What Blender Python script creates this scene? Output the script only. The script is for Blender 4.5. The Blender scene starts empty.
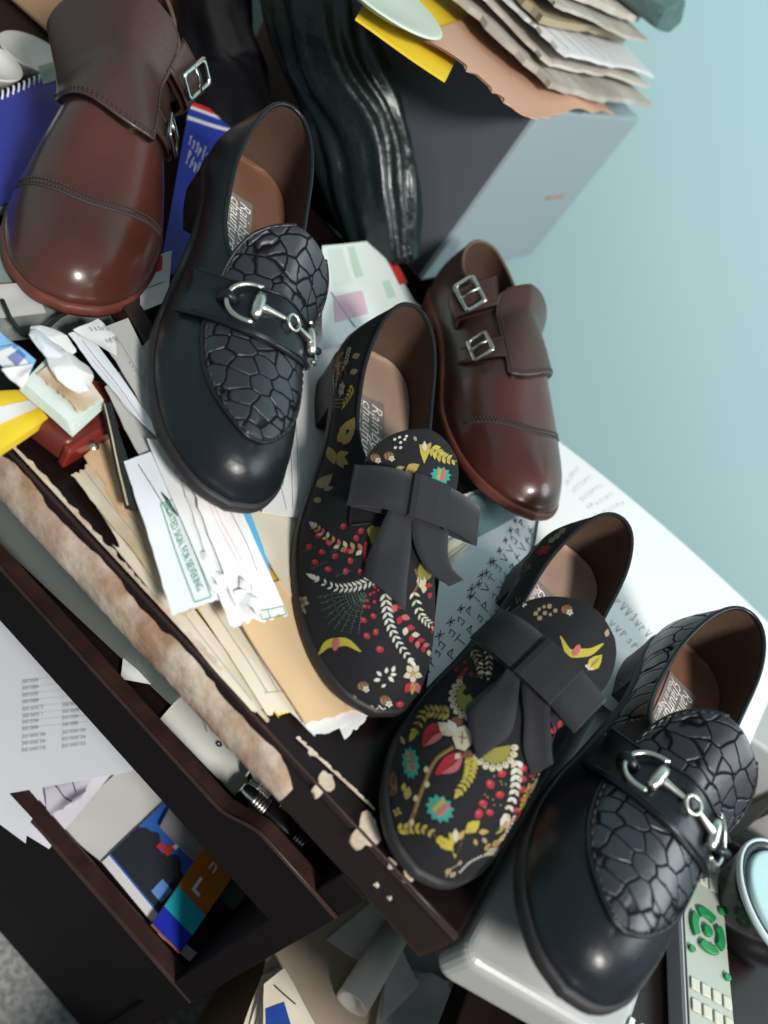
import bpy, bmesh, math, random
import numpy as np
from mathutils import Vector, Matrix, Euler
from mathutils.bvhtree import BVHTree
PI = math.pi
random.seed(7)
C = bpy.context.scene.collection
T = 0.55                     # height of the desk top
# ------------------------------------------------------------------ camera
F = 830.0                    # focal length in pixels of the 768 x 1024 frame
PITCH, ROLL = math.radians(38.5), math.radians(41.5)
EYE = Vector((0, 0, T + 0.37))
fw = Vector((0, math.cos(PITCH), -math.sin(PITCH)))
up0 = Vector((0, math.sin(PITCH), math.cos(PITCH)))
rt0 = Vector((1, 0, 0))
RT = rt0 * math.cos(ROLL) + up0 * math.sin(ROLL)
UP = -rt0 * math.sin(ROLL) + up0 * math.cos(ROLL)
def ray(x, y):
    return fw + RT * ((x - 384) / F) - UP * ((y - 512) / F)
def at(x, y, z=0.0):
    """point of the horizontal plane z metres above the desk top"""
    d = ray(x, y)
    return EYE + d * ((T + z - EYE.z) / d.z)
def on_plane(x, y, p, n):
    d = ray(x, y); p = Vector(p); n = Vector(n)
    return EYE + d * ((p - EYE).dot(n) / d.dot(n))
cam = bpy.data.cameras.new('camera'); cam_o = bpy.data.objects.new('camera', cam); C.objects.link(cam_o)
cam.sensor_fit = 'VERTICAL'; cam.sensor_height = 36.0; cam.lens = F / 1024 * 36.0
cam.clip_start = 0.02
cam_o.matrix_world = Matrix((( RT.x, UP.x, -fw.x, EYE.x), (RT.y, UP.y, -fw.y, EYE.y), (RT.z, UP.z, -fw.z, EYE.z), (0, 0, 0, 1)))
bpy.context.scene.camera = cam_o
cam.dof.use_dof = True; cam.dof.focus_distance = 0.54; cam.dof.aperture_fstop = cam.lens / 7.0

# ------------------------------------------------------------------ materials
def mat(name, col, rough=0.6, spec=0.5, metal=0.0, bump=None, coat=0.0, var=None, sheen=0.0, coord='Object', emis=None, coat_rough=0.15):
    """principled material; bump=(scale, strength, detail) noise relief; var=(scale, second colour, contrast) noise colour"""
    m = bpy.data.materials.new(name); m.use_nodes = True
    nt = m.node_tree; b = nt.nodes['Principled BSDF']
    b.inputs['Base Color'].default_value = (*col, 1); b.inputs['Roughness'].default_value = rough
    b.inputs['Specular IOR Level'].default_value = spec; b.inputs['Metallic'].default_value = metal
    b.inputs['Coat Weight'].default_value = coat; b.inputs['Coat Roughness'].default_value = coat_rough
    b.inputs['Sheen Weight'].default_value = sheen
    tc = nt.nodes.new('ShaderNodeTexCoord')
    if bump:
        n = nt.nodes.new('ShaderNodeTexNoise'); n.inputs['Scale'].default_value = bump[0]; n.inputs['Detail'].default_value = bump[2] if len(bump) > 2 else 4
        bp = nt.nodes.new('ShaderNodeBump'); bp.inputs['Strength'].default_value = bump[1]; bp.inputs['Distance'].default_value = 0.002
        nt.links.new(tc.outputs[coord], n.inputs['Vector']); nt.links.new(n.outputs['Fac'], bp.inputs['Height']); nt.links.new(bp.outputs['Normal'], b.inputs['Normal'])
    if var:
        n = nt.nodes.new('ShaderNodeTexNoise'); n.inputs['Scale'].default_value = var[0]; n.inputs['Detail'].default_value = 5
        r = nt.nodes.new('ShaderNodeValToRGB'); k = var[2] if len(var) > 2 else 0.2
        r.color_ramp.elements[0].position = 0.5 - k; r.color_ramp.elements[1].position = 0.5 + k
        r.color_ramp.elements[0].color = (*col, 1); r.color_ramp.elements[1].color = (*var[1], 1)
        nt.links.new(tc.outputs[coord], n.inputs['Vector']); nt.links.new(n.outputs['Fac'], r.inputs['Fac']); nt.links.new(r.outputs['Color'], b.inputs['Base Color'])
    return m
def croc_mat(name, col, scale=82):
    """embossed crocodile leather: rounded scales with deep creases between them"""
    m = mat(name, col, 0.36, 0.5, coat=0.15, coat_rough=0.3); nt = m.node_tree; b = nt.nodes['Principled BSDF']; L = nt.links.new
    tc = nt.nodes.new('ShaderNodeTexCoord'); mp = nt.nodes.new('ShaderNodeMapping'); mp.inputs['Scale'].default_value = (0.85, 1.2, 0.7)
    ns = nt.nodes.new('ShaderNodeTexNoise'); ns.inputs['Scale'].default_value = 60
    mix = nt.nodes.new('ShaderNodeMixRGB'); mix.inputs['Fac'].default_value = 0.006
    v = nt.nodes.new('ShaderNodeTexVoronoi'); v.feature = 'DISTANCE_TO_EDGE'; v.inputs['Scale'].default_value = scale; v.inputs['Randomness'].default_value = 0.7
    r = nt.nodes.new('ShaderNodeMapRange'); r.interpolation_type = 'SMOOTHERSTEP'; r.inputs['From Max'].default_value = 0.09
    n2 = nt.nodes.new('ShaderNodeTexNoise'); n2.inputs['Scale'].default_value = 260; n2.inputs['Detail'].default_value = 4
    add = nt.nodes.new('ShaderNodeMath'); add.operation = 'MULTIPLY_ADD'; add.inputs[1].default_value = 0.22
    bp = nt.nodes.new('ShaderNodeBump'); bp.inputs['Strength'].default_value = 0.62; bp.inputs['Distance'].default_value = 0.0012
    cr_ = nt.nodes.new('ShaderNodeMixRGB'); cr_.inputs[1].default_value = (col[0] * .4, col[1] * .4, col[2] * .4, 1); cr_.inputs[2].default_value = (*col, 1)
    L(tc.outputs['Object'], mp.inputs['Vector']); L(mp.outputs['Vector'], mix.inputs[1]); L(tc.outputs['Object'], ns.inputs['Vector']); L(ns.outputs['Color'], mix.inputs[2])
    L(mix.outputs['Color'], v.inputs['Vector']); L(v.outputs['Distance'], r.inputs['Value']); L(tc.outputs['Object'], n2.inputs['Vector'])
    L(n2.outputs['Fac'], add.inputs[0]); L(r.outputs['Result'], add.inputs[2]); L(add.outputs[0], bp.inputs['Height']); L(bp.outputs['Normal'], b.inputs['Normal'])
    sp = nt.nodes.new('ShaderNodeMath'); sp.operation = 'MULTIPLY'; sp.inputs[1].default_value = 0.6; L(r.outputs['Result'], sp.inputs[0]); L(sp.outputs[0], b.inputs['Specular IOR Level'])
    sq = nt.nodes.new('ShaderNodeMath'); sq.operation = 'MULTIPLY'; sq.inputs[1].default_value = 0.25; L(r.outputs['Result'], sq.inputs[0]); L(sq.outputs[0], b.inputs['Coat Weight'])
    L(r.outputs['Result'], cr_.inputs['Fac']); L(cr_.outputs['Color'], b.inputs['Base Color'])
    return m
M = {}
# ------------------------------------------------------------------ mesh helpers
def mk(name, verts, faces, mats, parent=None, smooth=True, fm=None, world=False, weld=0.0):
    me = bpy.data.meshes.new(name); me.from_pydata([tuple(v) for v in verts], [], [tuple(f) for f in faces])
    for m in (mats if isinstance(mats, (list, tuple)) else [mats]): me.materials.append(m)
    if fm is not None:
        for p, i in zip(me.polygons, fm): p.material_index = i
    if weld:
        bm = bmesh.new(); bm.from_mesh(me); bmesh.ops.remove_doubles(bm, verts=bm.verts, dist=weld)
        bmesh.ops.recalc_face_normals(bm, faces=bm.faces); bm.to_mesh(me); bm.free()
    me.polygons.foreach_set('use_smooth', [bool(smooth)] * len(me.polygons)); me.update()
    o = bpy.data.objects.new(name, me); C.objects.link(o)
    if parent is not None: o.parent = parent
    return o
class MB:
    """collects pieces of one mesh"""
    def __init__(s): s.v = []; s.f = []; s.m = []
    def add(s, v, f, m=0):
        n = len(s.v); s.v += [tuple(x) for x in v]; s.f += [tuple(i + n for i in q) for q in f]; s.m += [m] * len(f); return s
    def build(s, name, mats, parent=None, smooth=False, weld=0.0): return mk(name, s.v, s.f, mats, parent, smooth, s.m if not weld else None, weld=weld)
def bevelled(o, w, seg=2, angle=40):
    b = o.modifiers.new('bevel', 'BEVEL'); b.width = w; b.segments = seg; b.limit_method = 'ANGLE'; b.angle_limit = math.radians(angle); return o
def subsurf(o, n=1):
    s = o.modifiers.new('subsurf', 'SUBSURF'); s.levels = n; s.render_levels = n; return o
def grid_faces(n, m, closed_i=False):
    f = []
    for i in range(n - (0 if closed_i else 1)):
        for j in range(m - 1):
            a = i * m + j; b = ((i + 1) % n) * m + j; f.append((a, b, b + 1, a + 1))
    return f
def prism(poly, z0, z1):
    """poly: list of (x, y); closed solid between z0 and z1"""
    n = len(poly); v = [(x, y, z0) for x, y in poly] + [(x, y, z1) for x, y in poly]
    return v, [tuple(range(n))[::-1], tuple(range(n, 2 * n))] + [(i, (i + 1) % n, (i + 1) % n + n, i + n) for i in range(n)]
def boxv(c, s, R=None):
    v = [Vector((sx * s[0] / 2, sy * s[1] / 2, sz * s[2] / 2)) for sz in (-1, 1) for sx, sy in ((-1, -1), (1, -1), (1, 1), (-1, 1))]
    v = [(R @ p if R else p) + Vector(c) for p in v]
    return v, [(3, 2, 1, 0), (4, 5, 6, 7), (0, 1, 5, 4), (1, 2, 6, 5), (2, 3, 7, 6), (3, 0, 4, 7)]
def tube(pts, rad, n=10, closed=False, caps=True):
    """round tube through pts; rad a number or one per point"""
    pts = [Vector(p) for p in pts]; k = len(pts); rad = [rad] * k if not hasattr(rad, '__len__') else rad
    v = []; ref = None
    for i in range(k):
        a = pts[i - 1] if (i > 0 or closed) else pts[0]; b = pts[(i + 1) % k] if (i < k - 1 or closed) else pts[-1]
        t = (b - a).normalized()
        if ref is None:
            ref = t.orthogonal().normalized()
        ref = (ref - t * ref.dot(t)).normalized(); q = t.cross(ref)
        for j in range(n):
            w = 2 * PI * j / n; v.append(pts[i] + (ref * math.cos(w) + q * math.sin(w)) * rad[i])
    f = []
    for i in range(k if closed else k - 1):
        for j in range(n):
            a = i * n + j; b = i * n + (j + 1) % n; c = ((i + 1) % k) * n + (j + 1) % n; d = ((i + 1) % k) * n + j; f.append((a, b, c, d))
    if caps and not closed: f.append(tuple(range(n))[::-1]); f.append(tuple(range((k - 1) * n, k * n)))
    return v, f
def lathe(prof, n=40, M4=None):
    """prof: list of (r, z)"""
    v = []
    for r, z in prof:
        for j in range(n):
            w = 2 * PI * j / n; p = Vector((r * math.cos(w), r * math.sin(w), z)); v.append(M4 @ p if M4 else p)
    f = [(i * n + j, i * n + (j + 1) % n, (i + 1) * n + (j + 1) % n, (i + 1) * n + j) for i in range(len(prof) - 1) for j in range(n)]
    return v, f
def text_geo(s, size=1.0, shear=0.0, align='LEFT', bold=0.0):
    """filled outlines of a line of text in the xy plane: (verts, faces)"""
    cu = bpy.data.curves.new('lettering', 'FONT'); cu.body = s; cu.size = size; cu.shear = shear; cu.align_x = align; cu.offset = bold; cu.resolution_u = 2
    o = bpy.data.objects.new('lettering', cu); C.objects.link(o)
    dg = bpy.context.evaluated_depsgraph_get(); me = o.evaluated_get(dg).to_mesh()
    v = [x.co.copy() for x in me.vertices]; f = [tuple(p.vertices) for p in me.polygons]
    o.evaluated_get(dg).to_mesh_clear(); bpy.data.objects.remove(o); bpy.data.curves.remove(cu)
    return v, f
def tag(o, label, cat, group=None, kind=None):
    if label: o['label'] = label
    if cat: o['category'] = cat
    if group: o['group'] = group
    if kind: o['kind'] = kind
    return o
def thing(name, label, cat, loc=(0, 0, 0), group=None, mw=None):
    o = bpy.data.objects.new(name, None); C.objects.link(o); o.empty_display_size = 0.02
    if mw is not None: o.matrix_world = mw
    else: o.location = loc
    return tag(o, label, cat, group)
def struct(o): o['kind'] = 'structure'; return o
def rec(o):
    """move a mesh's origin to the middle of its base, geometry staying where it is"""
    co = np.array([v.co for v in o.data.vertices]); c = (co.min(0) + co.max(0)) / 2; c[2] = co[:, 2].min()
    o.data.transform(Matrix.Translation(-Vector(c))); o.location = Vector(o.location) + Vector(c); return o
# ------------------------------------------------------------------ shoe library
def cr(xs, ys, x):
    """smooth 1-D interpolation through the table (monotone-ish cubic Hermite)"""
    xs=np.asarray(xs,float); ys=np.asarray(ys,float); x=np.clip(np.asarray(x,float),xs[0],xs[-1])
    d=np.diff(ys)/np.diff(xs); m=np.empty_like(ys); m[0]=d[0]; m[-1]=d[-1]
    for i in range(1,len(ys)-1):
        m[i]=0 if d[i-1]*d[i]<=0 else 2*d[i-1]*d[i]/(d[i-1]+d[i])
    i=np.clip(np.searchsorted(xs,x)-1,0,len(xs)-2)
    h=xs[i+1]-xs[i]; t=(x-xs[i])/h
    return ((1+2*t)*(1-t)**2)*ys[i]+t*(1-t)**2*h*m[i]+t*t*(3-2*t)*ys[i+1]+t*t*(t-1)*h*m[i+1]
OUT=[(0,0),(.062,.010),(.100,.050),(.115,.13),(.113,.24),(.120,.36),(.146,.50),(.168,.62),(.172,.71),(.158,.82),(.122,.915),(.066,.978),(0,1.0)]
INN=[(0,0),(-.062,.010),(-.100,.050),(-.113,.13),(-.104,.24),(-.104,.36),(-.124,.50),(-.150,.62),(-.162,.72),(-.152,.83),(-.118,.925),(-.064,.982),(0,1.0)]
def half(pts,n):
    p=np.array(pts); s=np.r_[0,np.cumsum(np.hypot(*np.diff(p,axis=0).T))]; s/=s[-1]
    t=np.linspace(0,1,n)
    # chord-length Catmull-Rom
    def c1(v):
        m=np.gradient(v,s); i=np.clip(np.searchsorted(s,t)-1,0,len(s)-2); h=s[i+1]-s[i]; u=(t-s[i])/h
        return ((1+2*u)*(1-u)**2)*v[i]+u*(1-u)**2*h*m[i]+u*u*(3-2*u)*v[i+1]+u*u*(u-1)*h*m[i+1]
    return np.c_[c1(p[:,0]),c1(p[:,1])]
def zf(yn,P):
    return cr([0,.22,.42,.62,.80,1.0],[P['heel']+.006,P['heel']+.005,P['heel']*.55+.007,.008,.010,.010+P['spring']],yn)
DEF=dict(L=.29,W=1.0,heel=.022,spring=.008,yt=.47,
  topy=[.02,.10,.22,.34,.44,.50],topz=[.088,.080,.068,.064,.070,.076],topw=[0,.078,.092,.088,.055,0],
  cy=[.44,.52,.62,.74,.86,.94],cz=[.080,.076,.066,.054,.046,.038],flip=1,bend=0.)
def upper(P,n=64,m=18):
    """outer surface of the upper as a grid [2n-1 around, m up]; index 0 = toe centre going round the outer side to the heel and back"""
    L=P['L'];W=P['W']
    o=half(OUT,n);i_=half(INN,n)
    ring=np.r_[o[::-1],i_[1:]]          # toe -> outer -> heel -> inner -> toe
    a=np.r_[np.linspace(1,0,n),np.linspace(0,1,n)[1:]]
    side=np.r_[np.ones(n),-np.ones(n-1)]
    B=np.c_[ring[:,0]*W,ring[:,1],zf(ring[:,1],P)/L]
    yt=P['yt'];a1=P.get('a1',.50)
    T=np.zeros_like(B)
    ty=np.array(P['topy'],float); ty=ty*(yt/ty[-1])
    f=np.clip(a/a1,0,1)
    # oval: run along its own arc
    yy=np.linspace(0,1,400); oy=ty[0]+(ty[-1]-ty[0])*(1-np.cos(yy*np.pi))/2
    tw=cr(ty,np.sqrt(np.array(P['topw'],float)),oy)**2 if False else None
    # half width of the opening: superelliptic ends
    def hw(y):
        q=(y-ty[0])/(ty[-1]-ty[0])
        return np.interp(q,np.linspace(0,1,200),OVW)
    qq=np.linspace(0,1,200); k_=np.clip(qq,0,1)**P.get('oe',.92)*2-1
    OVW=P.get('ow',.107)*np.clip(1-np.where(k_<0,np.abs(k_)**2.2,np.abs(k_)**P.get('ofr',4.6)),0,1)**.5
    ow=hw(oy); s=np.r_[0,np.cumsum(np.hypot(np.diff(oy),np.diff(ow)))]; s/=s[-1]
    # match opening points to the outline by blending arc fraction and y
    to=np.interp(f,s,oy)
    tx=hw(to)*side*W
    tz=cr(ty,np.array(P['topz'])/.29,to)
    tz=tz*1.0
    cyy=yt+(.925-yt)*np.clip((a-a1)/(1-a1),0,1)**.9
    cz=cr(P['cy'],np.array(P['cz'])/.29,cyy)
    z_yt=cr(P['cy'],np.array(P['cz'])/.29,yt)
    on=a<=a1
    T[:,0]=np.where(on,tx,0);T[:,1]=np.where(on,to,cyy);T[:,2]=np.where(on,tz,cz)
    u=np.linspace(0,1,m)
    k=np.clip((a-.30)/.35,0,1);k=k*k*(3-2*k)     # 0 wall .. 1 vamp
    G=np.zeros((len(a),m,3))
    for j,uu in enumerate(u):
        whv=1-np.cos(uu*np.pi/2)**1.12; wvv=np.sin(uu*np.pi/2)**.96
        whw=uu**1.5; wvw=uu
        wh=k*whv+(1-k)*whw; wv=k*wvv+(1-k)*wvw
        bul=(1-k)*.016*np.sin(uu*np.pi)*(1-.25*uu)
        G[:,j,:2]=B[:,:2]+(T[:,:2]-B[:,:2])*wh[:,None]
        G[:,j,2]=B[:,2]+(T[:,2]-B[:,2])*wv
        d=B[:,:2]-np.c_[np.zeros(len(a)),np.clip(B[:,1],.12,.8)]
        d/=np.linalg.norm(d,axis=1)[:,None]+1e-9
        G[:,j,:2]+=d*bul[:,None]
    G[:,:,0]+=P['bend']*(G[:,:,1]-.4)**2*np.sign(G[:,:,1]-.4)
    G*=L; G[:,:,0]*=P['flip']
    return G,a,side
PIV = 0.14                   # the shoe's reference point lies this far from the heel
LOAF = dict(W=.95, yt=.57, rise=.13, cy=[.36, .44, .52, .62, .74, .86, .94], cz=[.100, .092, .083, .068, .055, .046, .038], topz=[.088, .077, .060, .052, .055, .070])
MONK = dict(W=1.0, yt=.40, topz=[.088, .080, .075, .078, .088, .095], cy=[.38, .48, .60, .72, .86, .94], cz=[.100, .092, .074, .058, .048, .040])
def pose(x, y, z, yaw, pit, rol):
    return Matrix.Translation((x, y, T + z)) @ Matrix.Rotation(yaw, 4, 'Z') @ Matrix.Rotation(pit, 4, 'X') @ Matrix.Rotation(rol, 4, 'Y')
class Shoe:
    def __init__(s, name, label, group, P, q, mats):
        s.P = dict(DEF); s.P.update(P); sc = q[6] if len(q) > 6 else 1.0
        s.P['L'] = s.P['L']; s.sc = sc; s.mats = mats
        s.mw = pose(*q[:6]) @ Matrix.Scale(1.0, 4)
        s.root = thing(name, label, 'shoe', group=group, mw=s.mw)
        n, m = 84, 24
        G, a, side = upper(s.P, n, m); G = G * sc; s.L = s.P['L'] * sc
        G[:, :, 1] -= PIV * sc; s.piv = PIV * sc
        s.G, s.a, s.side, s.n, s.m = G, a, side, n, m
        # outer normals
        du = np.gradient(G, axis=0); dv = np.gradient(G, axis=1); N = np.cross(du, dv); N /= np.linalg.norm(N, axis=2)[:, :, None] + 1e-12
        cen = np.array([0, 0.0, .04]);
        if ((N * (G - cen)).sum(2)).mean() < 0: N = -N
        s.N = N
        bm = bmesh.new(); lay = bm.verts.layers.int.new('soft'); vs = [bm.verts.new(p) for p in G.reshape(-1, 3)]
        for i in range(len(a)):
            for j in range(m):
                vs[i * m + j][lay] = int(a[i] > .40 and j > 2)
        for f in grid_faces(len(a), m): bm.faces.new([vs[k] for k in f])
        bmesh.ops.remove_doubles(bm, verts=bm.verts, dist=1e-5)
        bmesh.ops.recalc_face_normals(bm, faces=bm.faces)
        soft = [v for v in bm.verts if v[lay] and not v.is_boundary]
        for it in range(30): bmesh.ops.smooth_vert(bm, verts=soft, factor=.5, use_axis_x=True, use_axis_y=True, use_axis_z=True)
        s.bm = bm; bm.normal_update(); s.bvh = BVHTree.FromBMesh(bm)
        s.yt = (s.P['yt']) * s.L - s.piv
    def upper_mesh(s):
        me = bpy.data.meshes.new('upper'); s.bm.to_mesh(me); me.materials.append(s.mats['upper'])
        me.polygons.foreach_set('use_smooth', [True] * len(me.polygons))
        o = bpy.data.objects.new('upper', me); C.objects.link(o); o.parent = s.root; s.up = o
        return o
    def shell(s):
        G, N, a, n, m = s.G, s.N, s.a, s.n, s.m
        # lining: the inside of the walls and the roof of the toe box
        I = G - N * 0.0022
        I[:, :, 2] = np.maximum(I[:, :, 2], 0.008)
        idx = [i for i in range(len(a)) if a[i] < .72]
        V = I[idx].reshape(-1, 3)
        mk('lining', V, grid_faces(len(idx), m), s.mats['lining'], s.root)
        # binding along the topline
        on = [i for i in range(len(a)) if a[i] <= s.P.get('a1', .5)]
        p = [Vector(G[i, m - 1]) - Vector(N[i, m - 1]) * 0.0011 for i in on]
        mk('topline_binding', *tube(p, 0.0016, 8), s.mats['binding'], s.root)
        # insole
        ring = G[:, 0].copy(); y = ring[:, 1]; sh = .94
        ins = ring.copy(); ins[:, 0] *= sh; ins[:, 1] = (y - .0) * .97
        ins[:, 2] = zf((ins[:, 1] + s.piv) / s.L, s.P) + .0035
        lo = ins[:n][::-1]; hi = ins[n - 1:]
        k = 9; V = []
        for i in range(n):
            A = ins[n - 1 - i]; B = ins[n - 1 + i]
            for j in range(k):
                t = j / (k - 1); p = A + (B - A) * t; p = p.copy(); p[2] += .0035 * (2 * t - 1) ** 2; V.append(p)
        s.insole = mk('insole', V, grid_faces(n, k), s.mats['insole'], s.root)
        # outsole with its welt, following the arch, and the heel block
        c = np.array([0, .45 * s.L - s.piv]); d = ring[:, :2] - c; d /= np.linalg.norm(d, axis=1)[:, None]
        ex = s.P.get('welt', .003); th = s.P.get('sole', .006)
        prof = [(-.004, .0012), (ex * .55, .0016), (ex, .0002), (ex + .0004, -th * .5), (ex * .8, -th), (-.006, -th - .0004)]
        V = []
        for r, z in prof:
            q = ring.copy(); q[:, :2] += d * r; q[:, 2] += z; V += list(q)
        nn = len(ring); Fc = []
        for k2 in range(len(prof) - 1):
            for i in range(nn):
                j = (i + 1) % nn
                if i == nn - 1: continue
                Fc.append((k2 * nn + i, k2 * nn + j, (k2 + 1) * nn + j, (k2 + 1) * nn + i))
        b0 = (len(prof) - 1) * nn
        for i in range(n - 1):
            Fc.append((b0 + i, b0 + i + 1, b0 + nn - 2 - i, b0 + nn - 1 - i) if i + 1 != nn - 2 - i else (b0 + i, b0 + i + 1, b0 + nn - 1 - i))
        mk('outsole', V, Fc, s.mats['sole'], s.root, True, weld=1e-6)
        hl = [i for i in range(nn) if (ring[i, 1] + s.piv) < .245 * s.L]
        top = ring[hl].copy(); top[:, :2] += d[hl] * (ex * .6); top[:, 2] -= th * .6
        bot = top.copy(); bot[:, :2] -= d[hl] * .0022; bot[:, 2] = 0
        mid = bot.copy(); mid[:, 2] = .005; k3 = len(hl)
        V = list(top) + list(mid) + list(bot); Fc = [(r * k3 + i, r * k3 + (i + 1) % k3, (r + 1) * k3 + (i + 1) % k3, (r + 1) * k3 + i) for r in (0, 1) for i in range(k3)]
        Fc += [tuple(range(k3)), tuple(range(2 * k3, 3 * k3))[::-1]]
        mk('heel', V, Fc, s.mats['heel'], s.root, False)
    # polar coordinates on the upper: al degrees round from the crest, y in fractions of the length, d offset
    def axis(s, y): return Vector((s.P['bend'] * (y - .4) ** 2 * (1 if y > .4 else -1) * s.L * s.P['flip'], y * s.L - s.piv, float(zf(y, s.P)) * s.sc + .012))
    def rad(s, al, y):
        def cast(yy):
            A = s.axis(yy); w = math.radians(al); D = Vector((math.sin(w), 0, math.cos(w))); h = s.bvh.ray_cast(A, D, .2)
            return h[3] if h[0] is not None else None
        yb = s.P['yt'] + .035
        if y >= yb: return cast(min(y, .985)) or .05
        r = (cast(yb) or .05) + (yb - y) * s.P.get('rise', .16)
        k = min(1, max(0, (abs(al) - 57) / 15))
        if k > 0:
            h = cast(y)
            if h is not None: r += (h - r) * k * k * (3 - 2 * k)
        return r
    def pt(s, al, y, d=0.0):
        A = s.axis(y); w = math.radians(al); D = Vector((math.sin(w), 0, math.cos(w)))
        return A + D * (s.rad(al, y) + d)
    def frame(s, al, y, d=0.0):
        """point, across vector (growing al), toe-ward vector, outward normal"""
        p = s.pt(al, y, d); e = (s.pt(al + 3, y, d) - s.pt(al - 3, y, d)).normalized(); f = (s.pt(al, y + .012, d) - s.pt(al, y - .012, d)).normalized()
        nrm = e.cross(f).normalized()
        if nrm.dot(p - s.axis(y)) < 0: nrm = -nrm
        f = nrm.cross(e).normalized() if nrm.cross(e).dot(f) > 0 else -nrm.cross(e).normalized()
        return p, e, f, nrm
    def pix(s, x, y):
        """a point of the shoe seen along a sight line -> (al, y) coordinates (used for reading landmarks)"""
        inv = s.mw.inverted(); o = inv @ EYE; d = (inv.to_3x3() @ ray(x, y)).normalized()
        h = s.bvh.ray_cast(o, d, 3.0)
        if h[0] is None: return None
        p = h[0]; yn = (p.y + s.piv) / s.L; A = s.axis(yn); return (math.degrees(math.atan2(p.x - A.x, p.z - A.z)), yn)
    def patch(s, name, rows, d, mats, parent=None, cols=25, edge=.0006, sub=3, thick=None):
        """rows: list of (y, al_left, al_right) from toe end to heel end; pillow of height d"""
        yy = [r[0] for r in rows]; t = np.linspace(0, 1, len(rows)); tt = np.linspace(0, 1, (len(rows) - 1) * sub + 1)
        Y = cr(t, yy, tt); Lf = cr(t, [r[1] for r in rows], tt); Rt = cr(t, [r[2] for r in rows], tt)
        K = len(tt); V = []
        for i in range(K):
            for j in range(cols):
                u = j / (cols - 1); su = 1 - abs(2 * u - 1) ** 10; sv = 1 - abs(2 * tt[i] - 1) ** 14
                V.append(s.pt(Lf[i] + (Rt[i] - Lf[i]) * u, Y[i], edge + (d - edge) * min(su, 1) ** .5 * max(sv, 0) ** .5))
        f = grid_faces(K, cols)
        # skirt down to (and just under) the leather so that the patch has an edge
        b = len(V); rim = [i * cols for i in range(K)] + [(K - 1) * cols + j for j in range(1, cols)] + [i * cols + cols - 1 for i in range(K - 2, -1, -1)] + [j for j in range(cols - 2, 0, -1)]
        for r in rim:
            i, j = divmod(r, cols); u = j / (cols - 1); V.append(s.pt(Lf[i] + (Rt[i] - Lf[i]) * u, Y[i], -.0012))
        for k in range(len(rim)):
            k2 = (k + 1) % len(rim); f.append((rim[k], rim[k2], b + k2, b + k))
        return mk(name, V, f, mats, parent or s.root, True)
# ------------------------------------------------------------------ the six shoes: materials
M['black_calf'] = mat('black_calf', (.007, .009, .012), .33, .30, bump=(150, .16, 6), coat=.07, coat_rough=.25)
M['black_croc'] = croc_mat('black_croc', (.013, .013, .019))
M['quarter_croc'] = croc_mat('quarter_croc', (.012, .013, .017), 66)
M['black_sole'] = mat('black_sole', (.016, .014, .016), .55, .4, bump=(300, .1))
M['brown_insole'] = mat('brown_insole', (.20, .095, .055), .62, .3, bump=(260, .15), var=(30, (.16, .075, .045), .25))
M['taupe_insole'] = mat('taupe_insole', (.36, .25, .19), .65, .3, bump=(260, .12), var=(30, (.31, .21, .155), .25))
M['dark_lining'] = mat('dark_lining', (.085, .050, .034), .8, .2, bump=(350, .2))
M['black_fabric'] = mat('black_fabric', (.010, .010, .012), .85, .2, bump=(700, .25, 2), sheen=.03)
M['grosgrain'] = mat('grosgrain', (.015, .015, .018), .8, .25, bump=(900, .3, 2), sheen=.12)
M['brown_calf'] = mat('brown_calf', (.090, .026, .016), .30, .45, bump=(200, .06, 5), coat=.35, coat_rough=.16, var=(13, (.050, .015, .011), .22))
M['dark_brown'] = mat('dark_brown', (.052, .024, .019), .40, .45, bump=(240, .10, 5), coat=.15, var=(18, (.038, .018, .015), .2))
M['red_welt'] = mat('red_welt', (.17, .045, .030), .5, .4, bump=(300, .2), var=(60, (.11, .03, .02), .2))
M['tan_binding'] = mat('tan_binding', (.12, .075, .045), .6, .3)
M['pewter'] = mat('pewter', (.62, .60, .54), .30, .5, metal=1.0)
M['steel'] = mat('steel', (.72, .72, .68), .22, .5, metal=1.0)
LM = dict(upper=M['black_calf'], lining=M['dark_lining'], binding=M['black_calf'], insole=M['brown_insole'], sole=M['black_sole'], heel=M['black_sole'])
FM = dict(upper=M['black_fabric'], lining=M['dark_lining'], binding=M['black_fabric'], insole=M['taupe_insole'], sole=M['black_sole'], heel=M['black_sole'])
BM = dict(upper=M['brown_calf'], lining=M['dark_lining'], binding=M['tan_binding'], insole=M['brown_insole'], sole=M['red_welt'], heel=M['red_welt'])
QLL = (-0.1623, 0.4392, 0.047, 3.8107, -0.1168, -0.1468, 1.0)
QLR = (0.2218, 0.3786, 0.0248, 3.0424, 0.0402, 0.0031, 1.0)
QFL = (-0.0131, 0.4318, 0.0059, 3.7198, -0.0407, -0.0315, 0.9985)
QFR = (0.1279, 0.3906, 0.0072, 3.1576, -0.042, -0.0104, 0.9568)
QMR = (-0.0047, 0.6545, 0.0094, 3.8418, 0.0501, 0.0643, 0.9655)
QML = (-0.3141, 0.4951, 0.0284, 3.7682, -0.1018, 0.0952, 0.9929)
SH = {}
SH['LL'] = Shoe('loafer', 'black horsebit loafer with crocodile tongue lying on the heap of loose papers', None, LOAF, QLL, LM)
SH['LR'] = Shoe('loafer', 'black horsebit loafer with crocodile tongue standing on the grey printer', None, dict(LOAF, flip=-1), QLR, LM)
SH['FL'] = Shoe('slipper', 'floral fabric slip-on shoe with black bow beside the tan envelope', None, dict(LOAF, W=.955, welt=.0020), QFL, FM)
SH['FR'] = Shoe('slipper', 'floral fabric slip-on shoe with black bow, toe over the bare dark desk', None, dict(LOAF, flip=-1, W=.90), QFR, FM)
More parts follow.
